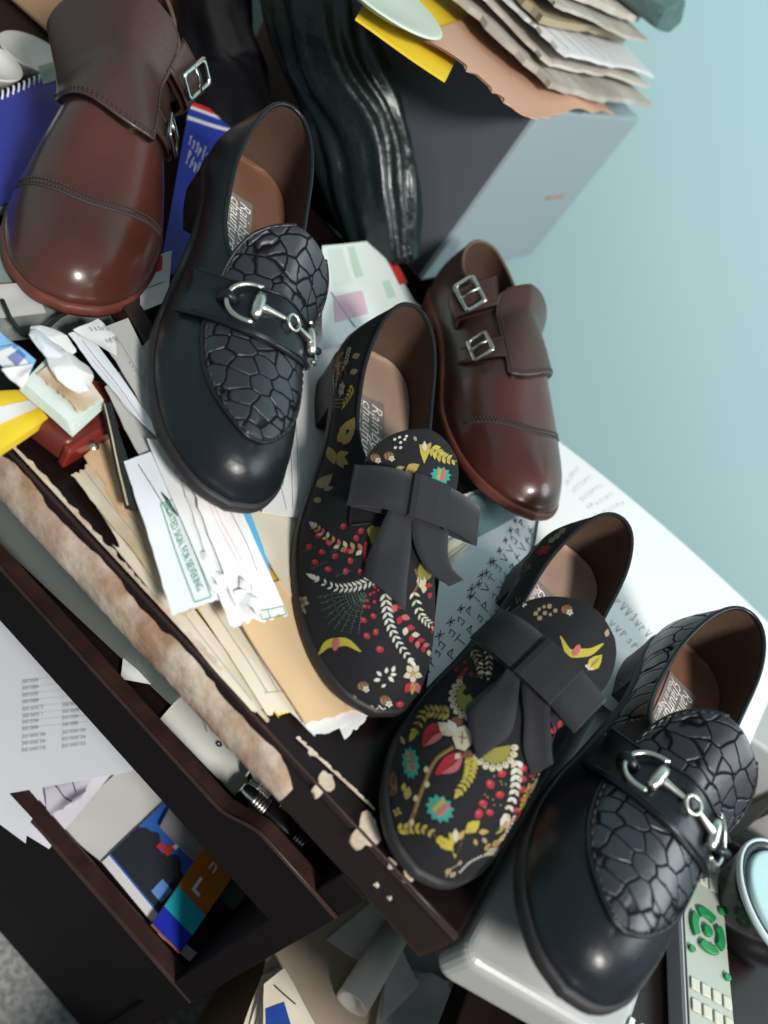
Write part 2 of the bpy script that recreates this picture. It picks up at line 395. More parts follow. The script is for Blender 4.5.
SH['MR'] = Shoe('monk_shoe', 'brown double monk shoe standing at the back by the grey box', None, MONK, QMR, BM)
SH['ML'] = Shoe('monk_shoe', 'brown cap-toe double monk shoe beside the blue spiral notebook', None, dict(MONK, flip=-1), QML, BM)
for s in SH.values():
    s.upper_mesh(); s.shell()
me = SH['LR'].up.data; me.materials.append(M['quarter_croc'])      # this one's quarters are embossed too
for p in me.polygons:
    if (p.center.y + SH['LR'].piv) / SH['LR'].L < .46: p.material_index = 1
# ------------------------------------------------------------------ loafers: croc apron and tongue, strap, horsebit, insole label
def warped(s, k, fn):
    """run fn with the y coordinate bent back towards the sides by k"""
    old = Shoe.pt
    def pt(self, al, y, d=0.0): return old(self, al, y - k * (al / 70.0) ** 2, d)
    Shoe.pt = pt
    try: return fn()
    finally: Shoe.pt = old
M['label_grey'] = mat('label_grey', (.20, .17, .15), .55, .3)
M['label_white'] = mat('label_white', (.75, .72, .68), .6, .3)
M['stitch'] = mat('stitch', (.05, .045, .045), .8, .2)
def insole_label(s, x0, x1, y0, y1, grit=False):
    """printed label on the insole: metres across, fractions of the length along; text runs heel to toe"""
    def on(x, yy, dz=0.0):
        y = yy * s.L - s.piv; return Vector((x, y, float(zf(yy, s.P)) + .0040 + dz + 3.6 * x * x))
    V = []; k = 7
    for i in range(k):
        for j in range(k):
            V.append(on(x0 + (x1 - x0) * i / (k - 1), y0 + (y1 - y0) * j / (k - 1), .0006))
    b = MB(); b.add(V, grid_faces(k, k), 0)
    sg = 1
    for txt, fx, size in (('Rainbow', .26, .0125), ('chauffure', .58, .0120), ('Made in Nigeria', .84, .0062)):
        tv, tf = text_geo(txt, size, .35)
        ln = max(v.x for v in tv); want = (y1 - y0) * s.L * .86; kx = min(1.0, want / ln) if ln > want else min(1.25, want / ln)
        out = []
        for v in tv:
            # baseline runs towards the toe, letter tops towards +x (image right of the shoe)
            yy = y0 + ((y1 - y0) * s.L * .07 + v.x * kx) / s.L; out.append(on(x0 + (x1 - x0) * fx - (v.y - size * .3), yy, .0010))
        b.add(out, tf, 1)
    b.build('insole_label', [M['label_grey'], M['label_white']], s.insole, False)
def loafer_details(s, bit):
    rows = [(.908, -9, 11), (.898, -26, 28), (.872, -41, 43), (.82, -53, 55), (.76, -58, 59), (.70, -58, 58), (.64, -58, 53), (.58, -59, 44), (.535, -56, 35), (.505, -48, 26), (.487, -37, 15), (.476, -24, 4)]
    ap = s.patch('apron', rows, .0030, M['black_croc'], sub=4, cols=41, edge=.0010)
    # seam bead round the apron
    e = [(y, r) for y, l, r in rows][::-1] + [(y, l) for y, l, r in rows]
    yy = cr(np.linspace(0, 1, len(e)), [q[0] for q in e], np.linspace(0, 1, 130)); aa = cr(np.linspace(0, 1, len(e)), [q[1] for q in e], np.linspace(0, 1, 130))
    b = MB(); b.add(*tube([s.pt(a, y, .0016) for a, y in zip(aa, yy)], .0013, 6)); b.build('apron_seam', M['black_calf'], ap, True)
    # stitches just inside the edge of the tongue
    b = MB()
    for i in range(4, 126, 2):
        if yy[i] < .60 or True:
            a0, a1 = aa[i] * .93, aa[i + 1] * .93; b.add(*tube([s.pt(a0, yy[i] * .985 + .011, .0032), s.pt(a1, yy[i + 1] * .985 + .011, .0032)], .0005, 5))
    b.build('stitching', M['stitch'], ap, True)
    st = warped(s, .075, lambda: s.patch('strap', [(.715, -82, 82), (.70, -83, 83), (.66, -84, 84), (.62, -84, 84), (.606, -83, 83)], .0062, M['black_calf'], sub=4, cols=61, edge=.0042))
    def bead(y, a0, a1, d, r, nm, m):
        b = MB(); b.add(*tube([warped(s, .075, lambda: s.pt(a0 + (a1 - a0) * i / 40, y, d)) for i in range(41)], r, 6)); b.build(nm, m, st, True)
    bead(.709, -62, 62, .0066, .0008, 'edge_bead', M['black_calf']); bead(.612, -58, 58, .0066, .0008, 'edge_bead', M['black_calf'])
    # horsebit: two D rings, two cups, two tapered bars and the joining ring
    def F_(al, d=.0095): return warped(s, .075, lambda: s.frame(al, .660, d))
    hb = thing('horsebit', None, None); hb.parent = s.root
    ring_c = MB(); aL, aR = bit
    cups = []
    for sg, (ac, ap_) in ((1, aL), (-1, aR)):
        p, e2, f2, n2 = F_(ac); q, _, _, _ = F_(ap_)
        ax = (p - q).normalized(); f2 = n2.cross(ax).normalized()
        R = .0125; pts = []
        for i in range(33):
            w = -PI / 2 * 1.12 + PI * 1.12 * i / 32; pts.append(q + ax * (.002 + R * 1.28 * max(0, math.cos(w)) ** .8 if math.cos(w) > 0 else .001) + f2 * R * math.sin(w) + n2 * .0006)
        b = MB(); b.add(*tube(pts, .0014, 10)); b.build('bit_ring', M['pewter'], hb, True)
        b = MB(); b.add(*tube([q - f2 * .0085, q - f2 * .0078, q - f2 * .004, q + f2 * .004, q + f2 * .0078, q + f2 * .0085], [.0012, .0027, .0034, .0034, .0027, .0012], 14)); b.build('bit_cup', M['pewter'], hb, True)
        cups.append(q)
        # leather keeper that holds the ring to the strap
        k0 = q + ax * (.002 + R * 1.28); b = MB(); b.add(*tube([k0 - n2 * .005 + ax * .004, k0 - n2 * .001 + ax * .0035, k0 + n2 * .0024, k0 - n2 * .001 - ax * .0035, k0 - n2 * .005 - ax * .004], .0028, 8)); b.build('keeper', M['black_calf'], hb, True)
    cpos = (aL[1] + aR[1]) / 2; c, e2, f2, n2 = F_(cpos)
    rr = .0048
    b = MB(); b.add(*tube([c + e2 * rr * math.cos(2 * PI * i / 20) + f2 * rr * math.sin(2 * PI * i / 20) for i in range(20)], .0011, 8, closed=True)); b.build('joining_ring', M['pewter'], hb, True)
    for q in cups:
        d = (c - q); l = d.length; d.normalize(); en = q + d * (l - rr)
        b = MB(); b.add(*tube([q, q + d * l * .18, q + d * l * .45, q + d * (l - rr) * .9, en + d * .001], [.0030, .0026, .0019, .0015, .0016], 12)); b.build('bit_bar', M['pewter'], hb, True)
    # twin row of pricked stitches on the quarter beside the opening
    b = MB()
    for i in range(26):
        y = .12 + i * .0125
        for al in (86, -86): pass
for k in ('LL', 'LR'):
    s = SH[k]; s.tdir = 1 if k == 'LL' else 1
loafer_details(SH['LL'], ((30, 17), (-48, -36)))
loafer_details(SH['LR'], ((34, 21), (-40, -27)))
insole_label(SH['LL'], -.004, .020, .165, .36); insole_label(SH['LR'], -.012, .012, .155, .34)
# ------------------------------------------------------------------ slippers: bow on the instep, tongue
def slipper_details(s, C_, tilt, Lh, Rh, tails, tongue, lab):
    s.tongue = s.patch('tongue', tongue, .0022, M['black_fabric'], sub=4, cols=31, edge=.0014)
    al, y = C_; p, e, f, n = s.frame(al, y, .0075)
    c, sn = math.cos(tilt), math.sin(tilt); e, f = e * c + f * sn, f * c - e * sn
    bow = thing('bow', None, None); bow.parent = s.root
    wd = .0265
    def loop(name, x0, x1, droop, w0, lift, skew):
        """flattened ribbon loop from x0 (middle) to x1 (outer fold)"""
        V = []; N_ = 14; top = []; bot = []
        for i in range(N_ + 1):
            t = i / N_; x = x0 + (x1 - x0) * t; z = w0 - droop * t * t; g = lift * math.sin(PI * min(1, t * 1.05)) * .5 + .0012 * (1 - t ** 8)
            top.append((x, z + g)); bot.append((x, z - g))
        path = top + [(x1 + (x1 - x0) / abs(x1 - x0) * .0012, w0 - droop)] + bot[::-1]
        for x, z in path:
            for j in range(4):
                v = (j / 3 - .5) * wd * (1 - .0 * x); V.append(p + e * x + f * (v + skew * (x - x0)) + n * z)
        o = mk(name, V, grid_faces(len(path), 4), M['grosgrain'], bow, True)
        sd = o.modifiers.new('solid', 'SOLIDIFY'); sd.thickness = .0007; sd.offset = 0
    loop('loop', .002, Lh[0], Lh[1], .0005, .006, 0.0)
    loop('loop', .006, -Rh[0], Rh[1], .0028, .005, 0.0)
    # knot band folded over the middle
    V = []
    prof = [(.0075, -.001), (.0072, .0058), (.004, .0068), (-.010, .0068), (-.0178, .0062), (-.0182, .0028)]
    for x, z in prof:
        for j in range(4): V.append(p + e * x + f * ((j / 3 - .5) * wd * 1.03) + n * z)
    o = mk('knot', V, grid_faces(len(prof), 4), M['grosgrain'], bow, False); sd = o.modifiers.new('solid', 'SOLIDIFY'); sd.thickness = .0008; sd.offset = 0
    e0, f0 = e * c - f * sn, f * c + e * sn
    for rows in tails:
        V = []; K = len(rows); t = np.linspace(0, 1, K); tt = np.linspace(0, 1, 19)
        cols = [cr(t, [r[q] for r in rows], tt) for q in range(6)]
        for i in range(19):
            A = p + e0 * cols[0][i] + f0 * cols[1][i] + n * cols[2][i]; B = p + e0 * cols[3][i] + f0 * cols[4][i] + n * cols[5][i]
            for j in range(5):
                q = A + (B - A) * (j / 4); h = s.bvh.ray_cast(q + n * .05, -n, .2)
                if h[0] is not None and .05 - h[3] > -.0030: q = q + n * (.05 - h[3] + .0030)
                V.append(q)
        o = mk('tail', V, grid_faces(19, 5), M['grosgrain'], bow, True); sd = o.modifiers.new('solid', 'SOLIDIFY'); sd.thickness = .0008; sd.offset = 0
TG_ = [(.66, -60, 52), (.62, -64, 50), (.58, -65, 46), (.54, -62, 40), (.505, -53, 31), (.485, -40, 19), (.474, -25, 5)]
slipper_details(SH['FL'], (1.5, .617), -.03, (.0385, .012), (.046, .006),
    [[(.004, .004, .002, .018, .004, .002), (.0025, .0154, .000, .019, .0131, .000), (-.001, .0348, -.004, .0225, .034, -.007), (-.0005, .052, -.011, .0245, .050, -.012), (-.0005, .0678, -.017, .0248, .0523, -.0125)],
     [(-.018, .002, .0015, .004, .002, .0015), (-.0228, .0145, .0005, .0024, .0167, .0005), (-.0257, .026, -.002, -.0047, .0295, -.003), (-.031, .034, -.003, -.0154, .0395, -.004), (-.0389, .0388, -.002, -.0298, .0451, -.003)]],
    TG_, None)
slipper_details(SH['FR'], (8.2, .593), -.36, (.040, .013), (.036, .006),
    [[(.006, .000, .001, .017, -.002, .001), (.0074, .0081, .000, .0165, .0095, -.0005), (.003, .026, -.004, .024, .030, -.008), (.0003, .0405, -.008, .0274, .0391, -.012), (.0095, .0631, -.018, .0115, .0625, -.018)],
     [(-.012, .004, .0015, .0065, .002, .0015), (-.0133, .017, .000, .0065, .0102, .000), (-.0194, .0315, -.004, -.003, .030, -.004), (-.024, .040, -.008, -.009, .045, -.009), (-.0262, .0435, -.011, -.0183, .0546, -.014)]],
    [(y - .03, a * .74, b + 5) for y, a, b in TG_], None)
SH['FL'].tdir = SH['FR'].tdir = 1
insole_label(SH['FL'], -.008, .018, .185, .41); insole_label(SH['FR'], -.004, .018, .20, .42)
# ------------------------------------------------------------------ monk shoes: quarter, instep flap, two straps with buckles, toe cap seam
def monk_details(s):
    mr = s is SH['MR']; B = 1 if mr else -1            # B: side of the buckles
    FR_ = .648 if mr else .610; BK = .375 if mr else .325; EB = 25 if mr else 29; BA = 43 if mr else 45
    def W(al): return .165 * min(1.6, (abs(al - B * 15) / 84) ** 1.6)
    me = s.up.data; me.materials.append(M['dark_brown'])
    for p in me.polygons:
        c = p.center; yn = (c.y + s.piv) / s.L; A = s.axis(yn); al = math.degrees(math.atan2(c.x - A.x, c.z - A.z))
        if yn < FR_ - .004 - W(al): p.material_index = 1
    old = Shoe.pt
    def pt(self, al, y, d=0.0):
        t = min(1, max(0, (y - .30) / .30)); return old(self, al, y - W(al) * (.25 + .75 * t), d)
    Shoe.pt = pt
    try:
        def R(rows): return rows if B == -1 else [(y, -b, -a) for y, a, b in rows]
        h = FR_ - BK; q = lambda k: BK + h * k
        fl = s.patch('instep_flap', R([(q(1), -EB + 1, 74), (q(.975), -EB - 1, 80), (q(.85), -EB, 82), (q(.65), -EB, 80), (q(.42), -EB, 74), (q(.22), -EB, 66), (q(.06), -EB + 3, 54), (q(0), -EB + 10, 42)]), .0052, M['dark_brown'], sub=4, cols=45, edge=.0040)
        b = MB()
        for off in (.007, .013):
            for i in range(0, 66, 2):
                g = lambda k: B * (EB - 2) - B * (EB + 68) * k / 66; b.add(*tube([s.pt(g(i), FR_ - off, .0054), s.pt(g(i + 1.3), FR_ - off, .0054)], .0005, 5))
        for i in range(0, 40, 2): b.add(*tube([s.pt(B * (EB - 2.5), q(.94) - h * .8 * i / 40, .0054), s.pt(B * (EB - 2.5), q(.94) - h * .8 * (i + 1.3) / 40, .0054)], .0005, 5))
        b.build('stitching', M['stitch'], fl, True)
        for yc in (.545 + (.012 if mr else 0), .362 + (.012 if mr else 0)):
            y0, y1 = yc - .036, yc + .036
            st = s.patch('strap', R([(y1, -BA - 30, -EB + 3), (y1 - .01, -BA - 32, -EB + 3), (y0 + .01, -BA - 32, -EB + 3), (y0, -BA - 30, -EB + 3)]), .0046, M['dark_brown'], sub=4, cols=21, edge=.0034)
            # buckle: square steel frame with a prong
            Shoe.pt = old; ye = yc - W(B * BA) * (.25 + .75 * min(1, max(0, (yc - .30) / .30)))
            p, e, f, n = s.frame(B * BA, ye, .0085); e2 = s.pt(B * (BA + 6), ye, 0) - s.pt(B * (BA - 6), ye, 0); Shoe.pt = pt
            if e.dot(e2) < 0: e = -e
            fr = []; hw, hh, rc = .0100, .0135, .003
            for cx, cy, a0 in ((hw - rc, hh - rc, 0), (-hw + rc, hh - rc, 90), (-hw + rc, -hh + rc, 180), (hw - rc, -hh + rc, 270)):
                for i in range(5):
                    w = math.radians(a0 + i * 22.5); fr.append((cx + rc * math.cos(w), cy + rc * math.sin(w)))
            V = []; prof = [(1.0, 0), (1.0, .0012), (.96, .0018), (.76, .0018), (.72, .0012), (.72, 0)]
            for k, z in prof:
                for x, yv in fr:
                    qq = .0030 * (1 - k) / .28; V.append(p + e * (x - math.copysign(qq, x)) + f * (yv - math.copysign(qq, yv)) + n * z)
            m_ = len(fr); fc = [(i * m_ + j, i * m_ + (j + 1) % m_, ((i + 1) % 6) * m_ + (j + 1) % m_, ((i + 1) % 6) * m_ + j) for i in range(6) for j in range(m_)]
            mk('buckle', V, fc, M['steel'], st, True)
            b = MB(); b.add(*tube([p - e * .0098 + n * .001, p - e * .002 + n * .0022, p + e * .0095 + n * .0016], [.0010, .0011, .0008], 8)); b.add(*tube([p - e * .0085 - f * .012, p - e * .0085 + f * .012], .0011, 8)); b.build('prong', M['steel'], st, True)
            b = MB()
            for yy_ in (y0 + .006, y1 - .006): b.add(*tube([s.pt(B * (EB - 2 + (BA + 26 - EB) * i / 20), yy_, .0048) for i in range(21)], .0005, 5))
            b.build('stitching', M['stitch'], st, True)
    finally: Shoe.pt = old
    CAP = .80
    b = MB()
    for dy in (0, .012):
        for i in range(48):
            a0, a1 = -84 + i * 3.5, -84 + i * 3.5 + 2.4; g = lambda a: s.pt(a, CAP - dy - .045 * (a / 60) ** 2, .0003)
            b.add(*tube([g(a0), g(a1)], .0006, 5))
    b.add(*tube([s.pt(-84 + 168 * i / 70, CAP + .006 - .045 * ((-84 + 168 * i / 70) / 60) ** 2, .0001) for i in range(71)], .0009, 6))
    b.build('toe_cap_seam', M['stitch'], s.root, True)
for k in ('MR', 'ML'): monk_details(SH[k])
# ------------------------------------------------------------------ printed flowers on the slippers (coloured faces laid on the fabric)
FC = dict(cream=(.62, .55, .40), white=(.70, .68, .60), red=(.42, .035, .045), pink=(.52, .14, .15), yellow=(.50, .42, .06), olive=(.30, .27, .06), gold=(.45, .33, .10), teal=(.05, .34, .27), brown=(.20, .10, .05), rust=(.24, .06, .05), grey=(.16, .19, .15), sand=(.38, .30, .19), dark=(.06, .02, .02))
FCN = list(FC)
FMATS = [mat('print_' + k, tuple(q * .64 for q in v), .8, .15) for k, v in FC.items()]
class Print:
    def __init__(s, shoe):
        s.sh = shoe; s.b = MB(); s.inv = shoe.mw.inverted(); s.eo = s.inv @ EYE; s.r3 = s.inv.to_3x3(); s.layer = 0
        me = shoe.tongue.data; s.tb = BVHTree.FromPolygons([v.co.copy() for v in me.vertices], [tuple(p.vertices) for p in me.polygons])
        s.rg = random.Random(3); s.mode = 'sight'
    def hit(s, x, y):
        if s.mode == 'sight':
            d = (s.r3 @ ray(x, y)).normalized(); best = None
            for bv in (s.tb, s.sh.bvh):
                h = bv.ray_cast(s.eo, d, 3.0)
                if h[0] is not None and (best is None or h[3] < best[2]): best = (h[0], h[1], h[3])
            if best is None: return None
            n = best[1] if best[1].dot(d) < 0 else -best[1]
            if -n.dot(d) < .07: return None
            return best[0] + n * (.00035 + s.layer)
        al, yn = s.c[0] + (x * s.ca - y * s.sa) * 1.0, s.c[1] + (x * s.sa + y * s.ca) * .0042
        if not (.02 < yn < .97): return None
        A = s.sh.axis(yn); w = math.radians(al); D = Vector((math.sin(w), 0, math.cos(w))); h = s.sh.bvh.ray_cast(A, D, .2)
        if h[0] is None: return None
        n = h[1] if h[1].dot(D) > 0 else -h[1]; return h[0] + n * (.00035 + s.layer)
    def poly(s, pts, col):
        V = [s.hit(*p) for p in pts]
        if any(v is None for v in V): return
        if max((a - V[0]).length for a in V) > .05: return
        s.b.add(V, [tuple(range(len(V)))], FCN.index(col))
    def leaf(s, x0, y0, x1, y1, w, col, vein=None):
        dx, dy = x1 - x0, y1 - y0; px, py = -dy, dx; q = []
        for t, k in ((0, 0), (.18, .62), (.42, 1), (.7, .72), (1, 0), (.7, -.72), (.42, -1), (.18, -.62)):
            q.append((x0 + dx * t + px * k * w, y0 + dy * t + py * k * w))
        s.poly(q, col)
        if vein:
            s.layer += .0002; s.poly([(x0 + dx * t + px * k * w * .25, y0 + dy * t + py * k * w * .25) for t, k in ((.1, 0), (.5, 1), (.9, 0), (.5, -1))], vein); s.layer -= .0002
    def blob(s, x, y, rx, ry, col, n=9, ang=0.0, jag=0.0):
        ca, sa = math.cos(ang), math.sin(ang); q = []
        for i in range(n):
            w = 2 * PI * i / n; k = 1 + (jag if i % 2 else -jag); a, b = rx * math.cos(w) * k, ry * math.sin(w) * k; q.append((x + a * ca - b * sa, y + a * sa + b * ca))
        if max(rx, ry) < 5: s.poly(q, col); return
        o = s.hit(x, y); V = [s.hit(*p) for p in q]; Mi = [s.hit((p[0] + x) / 2, (p[1] + y) / 2) for p in q]
        if o is None or any(v is None for v in V + Mi): return
        s.b.add([o] + V + Mi, [(1 + i, 1 + (i + 1) % n, 1 + n + (i + 1) % n, 1 + n + i) for i in range(n)] + [(0, 1 + n + i, 1 + n + (i + 1) % n) for i in range(n)], FCN.index(col))
    def path(s, pts, n):
        t = np.linspace(0, 1, len(pts)); tt = np.linspace(0, 1, n); return list(zip(cr(t, [p[0] for p in pts], tt) if len(pts) > 2 else np.interp(tt, t, [p[0] for p in pts]), cr(t, [p[1] for p in pts], tt) if len(pts) > 2 else np.interp(tt, t, [p[1] for p in pts])))
    def stroke(s, pts, w, col, n=14):
        p = s.path(pts, n)
        for a, b in zip(p, p[1:]):
            d = math.hypot(b[0] - a[0], b[1] - a[1]) or 1; nx, ny = -(b[1] - a[1]) / d * w / 2, (b[0] - a[0]) / d * w / 2
            s.poly([(a[0] + nx, a[1] + ny), (b[0] + nx, b[1] + ny), (b[0] - nx, b[1] - ny), (a[0] - nx, a[1] - ny)], col)
    def fern(s, pts, n, ln, cols, ang=55, w=.22, stem=None, both=True, taper=.4):
        p = s.path(pts, n + 1)
        if stem: s.stroke(pts, .9, stem)
        for i in range(n):
            a, b = p[i], p[i + 1]; th = math.atan2(b[1] - a[1], b[0] - a[0]); L_ = ln * (1 - taper * i / n)
            for sg in ((1, -1) if both else (1,)):
                w_ = th + sg * math.radians(ang); c = cols[(i + (sg > 0)) % len(cols)]
                s.leaf(a[0], a[1], a[0] + L_ * math.cos(w_), a[1] + L_ * math.sin(w_), w, c)
        s.leaf(p[-2][0], p[-2][1], p[-1][0] + (p[-1][0] - p[-2][0]), p[-1][1] + (p[-1][1] - p[-2][1]), w, cols[0])
    def dots(s, pts, n, r, col):
        for x, y in s.path(pts, n): s.blob(x, y, r, r, col, 6)
    def flower(s, x, y, r, col, n=5, core='brown', a0=0.3):
        for i in range(n):
            w = a0 + 2 * PI * i / n; s.leaf(x + .15 * r * math.cos(w), y + .15 * r * math.sin(w), x + r * math.cos(w), y + r * math.sin(w), .38, col)
        s.layer += .0002; s.blob(x, y, r * .28, r * .28, core, 7); s.layer -= .0002
    def berry(s, x, y, r, col='red', hi='pink'):
        s.blob(x, y, r * .8, r, col, 8, s.rg.uniform(0, 3)); s.layer += .0002; s.blob(x - r * .2, y - r * .25, r * .3, r * .35, hi, 6); s.layer -= .0002
    def acorn(s, x, y, r, a=0):
        s.blob(x, y, r, r * .8, 'brown', 10, a); s.layer += .0002
        for i in range(3): s.stroke([(x - r * .7 + i * r * .6, y - r * .4), (x - r * .5 + i * r * .5, y + r * .5)], .8, 'sand', 3)
        s.flower(x + r * .5, y + r * .5, r * .6, 'white', 5, 'gold'); s.layer -= .0002
    def carrot(s, x, y, h, a=0.0):
        ca, sa = math.cos(a), math.sin(a); g = lambda u, v: (x + u * ca - v * sa, y + u * sa + v * ca)
        s.poly([g(-.30 * h, -.45 * h), g(.30 * h, -.45 * h), g(.22 * h, 0), g(0, .55 * h), g(-.22 * h, 0)], 'yellow'); s.layer += .0002
        s.leaf(*g(0, -.1 * h), *g(-.05 * h, -.65 * h), .25, 'cream'); s.leaf(*g(.1 * h, -.2 * h), *g(.3 * h, -.6 * h), .25, 'gold'); s.layer -= .0002
    def tealleaf(s, x, y, rx, ry, a=0.0):
        s.blob(x, y, rx, ry, 'teal', 22, a, .14); s.layer += .0002
        ca, sa = math.cos(a), math.sin(a)
        for t in (-.5, -.15, .2, .5):
            for k in (-1, 1):
                u0, v0 = 0, t * ry; u1, v1 = k * rx * .5, t * ry - ry * .25
                s.leaf(x + u0 * ca - v0 * sa, y + u0 * sa + v0 * ca, x + u1 * ca - v1 * sa, y + u1 * sa + v1 * ca, .3, 'pink' if k > 0 else 'gold')
        s.layer -= .0002
    def crescent(s, pts, w, col, knot=None):
        p = s.path(pts, 14); up, dn = [], []
        for i in range(14):
            a, b = p[max(0, i - 1)], p[min(13, i + 1)]; d = math.hypot(b[0] - a[0], b[1] - a[1]); nx, ny = -(b[1] - a[1]) / d, (b[0] - a[0]) / d
            k = w * math.sin(PI * (i + .6) / 14.2); up.append((p[i][0] + nx * k, p[i][1] + ny * k)); dn.append((p[i][0] - nx * k, p[i][1] - ny * k))
        for i in range(13): s.poly([up[i], up[i + 1], dn[i + 1], dn[i]], col)
        if knot: s.layer += .0003; s.blob(knot[0], knot[1], w * .75, w * 1.5, 'pink', 8, knot[2]); s.layer -= .0003
    def scatter(s, zones, n, seed):
        """the sides and heel that a passer-by would see: sprigs and flowers in the same style"""
        s.mode = 'polar'; r = random.Random(seed)
        for k in range(n):
            z = r.choice(zones); s.c = (r.uniform(z[0], z[1]), r.uniform(z[2], z[3])); a = r.uniform(0, 6.28); s.ca, s.sa = math.cos(a), math.sin(a)
            q = k % 5
            if q == 0: s.fern([(-9, 0), (0, 2), (9, 0)], 7, 5, ['cream', 'white'], stem=None)
            elif q == 1: s.flower(0, 0, 6, r.choice(['rust', 'sand', 'cream']), 6, 'gold')
            elif q == 2: [s.berry(r.uniform(-7, 7), r.uniform(-7, 7), 2.2) for _ in range(5)]
            elif q == 3: s.fern([(-8, 0), (8, 1)], 5, 6, ['yellow', 'gold'], stem='brown')
            else: [s.leaf(0, 0, 8 * math.cos(t), 8 * math.sin(t), .25, 'gold') for t in (0, .6, 1.2)]
        s.mode = 'sight'
    def done(s, z=None):
        s.b.build('flower_print', FMATS, s.sh.up, False)
def zz(ox, oy, k): return lambda *p: [(ox + a / k, oy + b / k) for a, b in p]
def print_left():
    p = Print(SH['FL']); g = zz(280, 520, 4.267)
    p.fern(g((408, 250), (330, 283), (250, 292), (140, 243)), 12, 8.5, ['white'], 46, .17)
    p.fern(g((448, 315), (460, 420), (500, 520), (565, 612)), 12, 9.5, ['white'], 40, .17)
    p.fern(g((568, 310), (595, 400), (630, 440), (680, 470)), 9, 8, ['cream', 'white'], 44, .18)
    p.fern(g((350, 130), (255, 110), (185, 60), (140, 20)), 9, 8, ['cream', 'pink', 'gold'], 50, .3)
    p.fern(g((495, 360), (545, 470), (600, 530), (655, 570)), 7, 10, ['red', 'pink', 'red', 'cream'], 48, .34)
    p.fern(g((615, 280), (660, 330), (690, 350)), 4, 8, ['red', 'cream'], 50, .34)
    for x, y in ((125, 115), (180, 137), (235, 155), (150, 180), (205, 210), (280, 220), (300, 175), (345, 222), (270, 28), (345, 48), (325, 78), (282, 130), (208, 98), (165, 68)): p.berry(*g((x, y))[0], 3.6)
    p.dots(g((367, 100), (362, 150), (378, 205)), 11, 1.7, 'red')
    for x, y, r in ((404, 288, 1.6), (385, 318, 1.8), (372, 345, 2), (402, 350, 2), (363, 370, 2.4), (398, 410, 3.2), (357, 428, 3.4), (408, 478, 3.6), (370, 495, 3.8), (425, 552, 4.2), (400, 310, 1.5), (418, 300, 1.5), (380, 372, 1.6)): p.berry(*g((x, y))[0], r)
    for e in ((165, 330), (178, 355), (185, 385), (198, 412), (212, 440), (235, 460), (265, 472), (300, 478), (335, 484)):
        p.dots(g((372, 312), ((372 + e[0]) / 2 - 6, (312 + e[1]) / 2 - 8), e), 17, .62, 'grey'); p.dots(g((366, 325), e), 8, .5, 'teal')
    for e in ((90, 140), (140, 205), (240, 240), (220, 140)): p.dots(g(e, (e[0] + 60, e[1] - 25)), 8, .55, 'grey')
    a = g((165, 575), (210, 528), (275, 520), (345, 562)); p.crescent(a, 4.6, 'yellow', (*g((240, 530))[0], 0.2))
    for x0, y0, x1, y1 in ((478, 650, 488, 622), (470, 660, 497, 658), (462, 668, 485, 690), (452, 655, 455, 628), (432, 665, 412, 645), (428, 680, 398, 684), (432, 712, 452, 700)): p.leaf(*g((x0, y0))[0], *g((x1, y1))[0], .28, 'white')
    p.acorn(*g((355, 708))[0], 6); p.acorn(*g((305, 750))[0], 5.5); p.acorn(*g((450, 770))[0], 6.5, .5); p.berry(*g((510, 785))[0], 4)
    p.flower(*g((565, 655))[0], 10, 'cream', 5, 'gold'); p.layer = .0002; p.leaf(*g((560, 690))[0], *g((530, 735))[0], .3, 'red'); p.leaf(*g((575, 690))[0], *g((590, 740))[0], .3, 'pink'); p.leaf(*g((565, 690))[0], *g((560, 745))[0], .2, 'gold'); p.layer = 0
    for x in (350, 390, 420): p.stroke(g((x, 790), (x + 18, 806), (x + 30, 800)), 1.2, 'white', 5)
    p.flower(*g((98, 350))[0], 7, 'sand', 5); p.leaf(*g((100, 375))[0], *g((112, 402))[0], .25, 'sand'); p.leaf(*g((122, 455))[0], *g((135, 500))[0], .3, 'white')
    p.blob(*g((620, 215))[0], 8, 11, 'olive', 10, .3); p.leaf(*g((600, 230))[0], *g((605, 300))[0], .3, 'cream'); p.stroke(g((575, 210), (590, 260), (565, 320)), 2.4, 'brown'); p.blob(*g((650, 272))[0], 2.6, 3, 'gold')
    p.blob(*g((410, 70))[0], 6, 10, 'olive', 9, .2); p.leaf(*g((395, 20))[0], *g((385, 80))[0], .3, 'gold')
    g = zz(290, 310, 4.45)
    p.blob(*g((172, 505))[0], 8, 14, 'rust', 16, .1, .16); p.leaf(*g((150, 600))[0], *g((160, 560))[0], .3, 'rust')
    for a in (((215, 590), (250, 525)), ((225, 592), (290, 478)), ((235, 600), (280, 545)), ((165, 615), (158, 720)), ((168, 610), (180, 710)), ((172, 608), (200, 690)), ((175, 620), (150, 640)), ((205, 650), (262, 690)), ((205, 648), (265, 635)), ((208, 660), (240, 705))): p.leaf(*g(a[0])[0], *g(a[1])[0], .26, 'gold')
    p.blob(*g((115, 850))[0], 12, 10, 'sand', 14, .5, .1); p.layer = .0002; p.blob(*g((120, 850))[0], 8, 6, 'brown', 10, .5, .1); p.blob(*g((125, 848))[0], 4, 3, 'sand', 8); p.layer = 0
    for a in (((110, 790), (120, 720)), ((120, 790), (160, 740)), ((130, 795), (190, 730)), ((150, 800), (195, 790)), ((100, 790), (85, 740))): p.leaf(*g(a[0])[0], *g(a[1])[0], .25, 'sand')
    p.blob(*g((35, 950))[0], 6, 7, 'sand', 10, 0, .1); p.layer = .0002; p.blob(*g((35, 950))[0], 3.4, 4, 'brown', 8); p.layer = 0
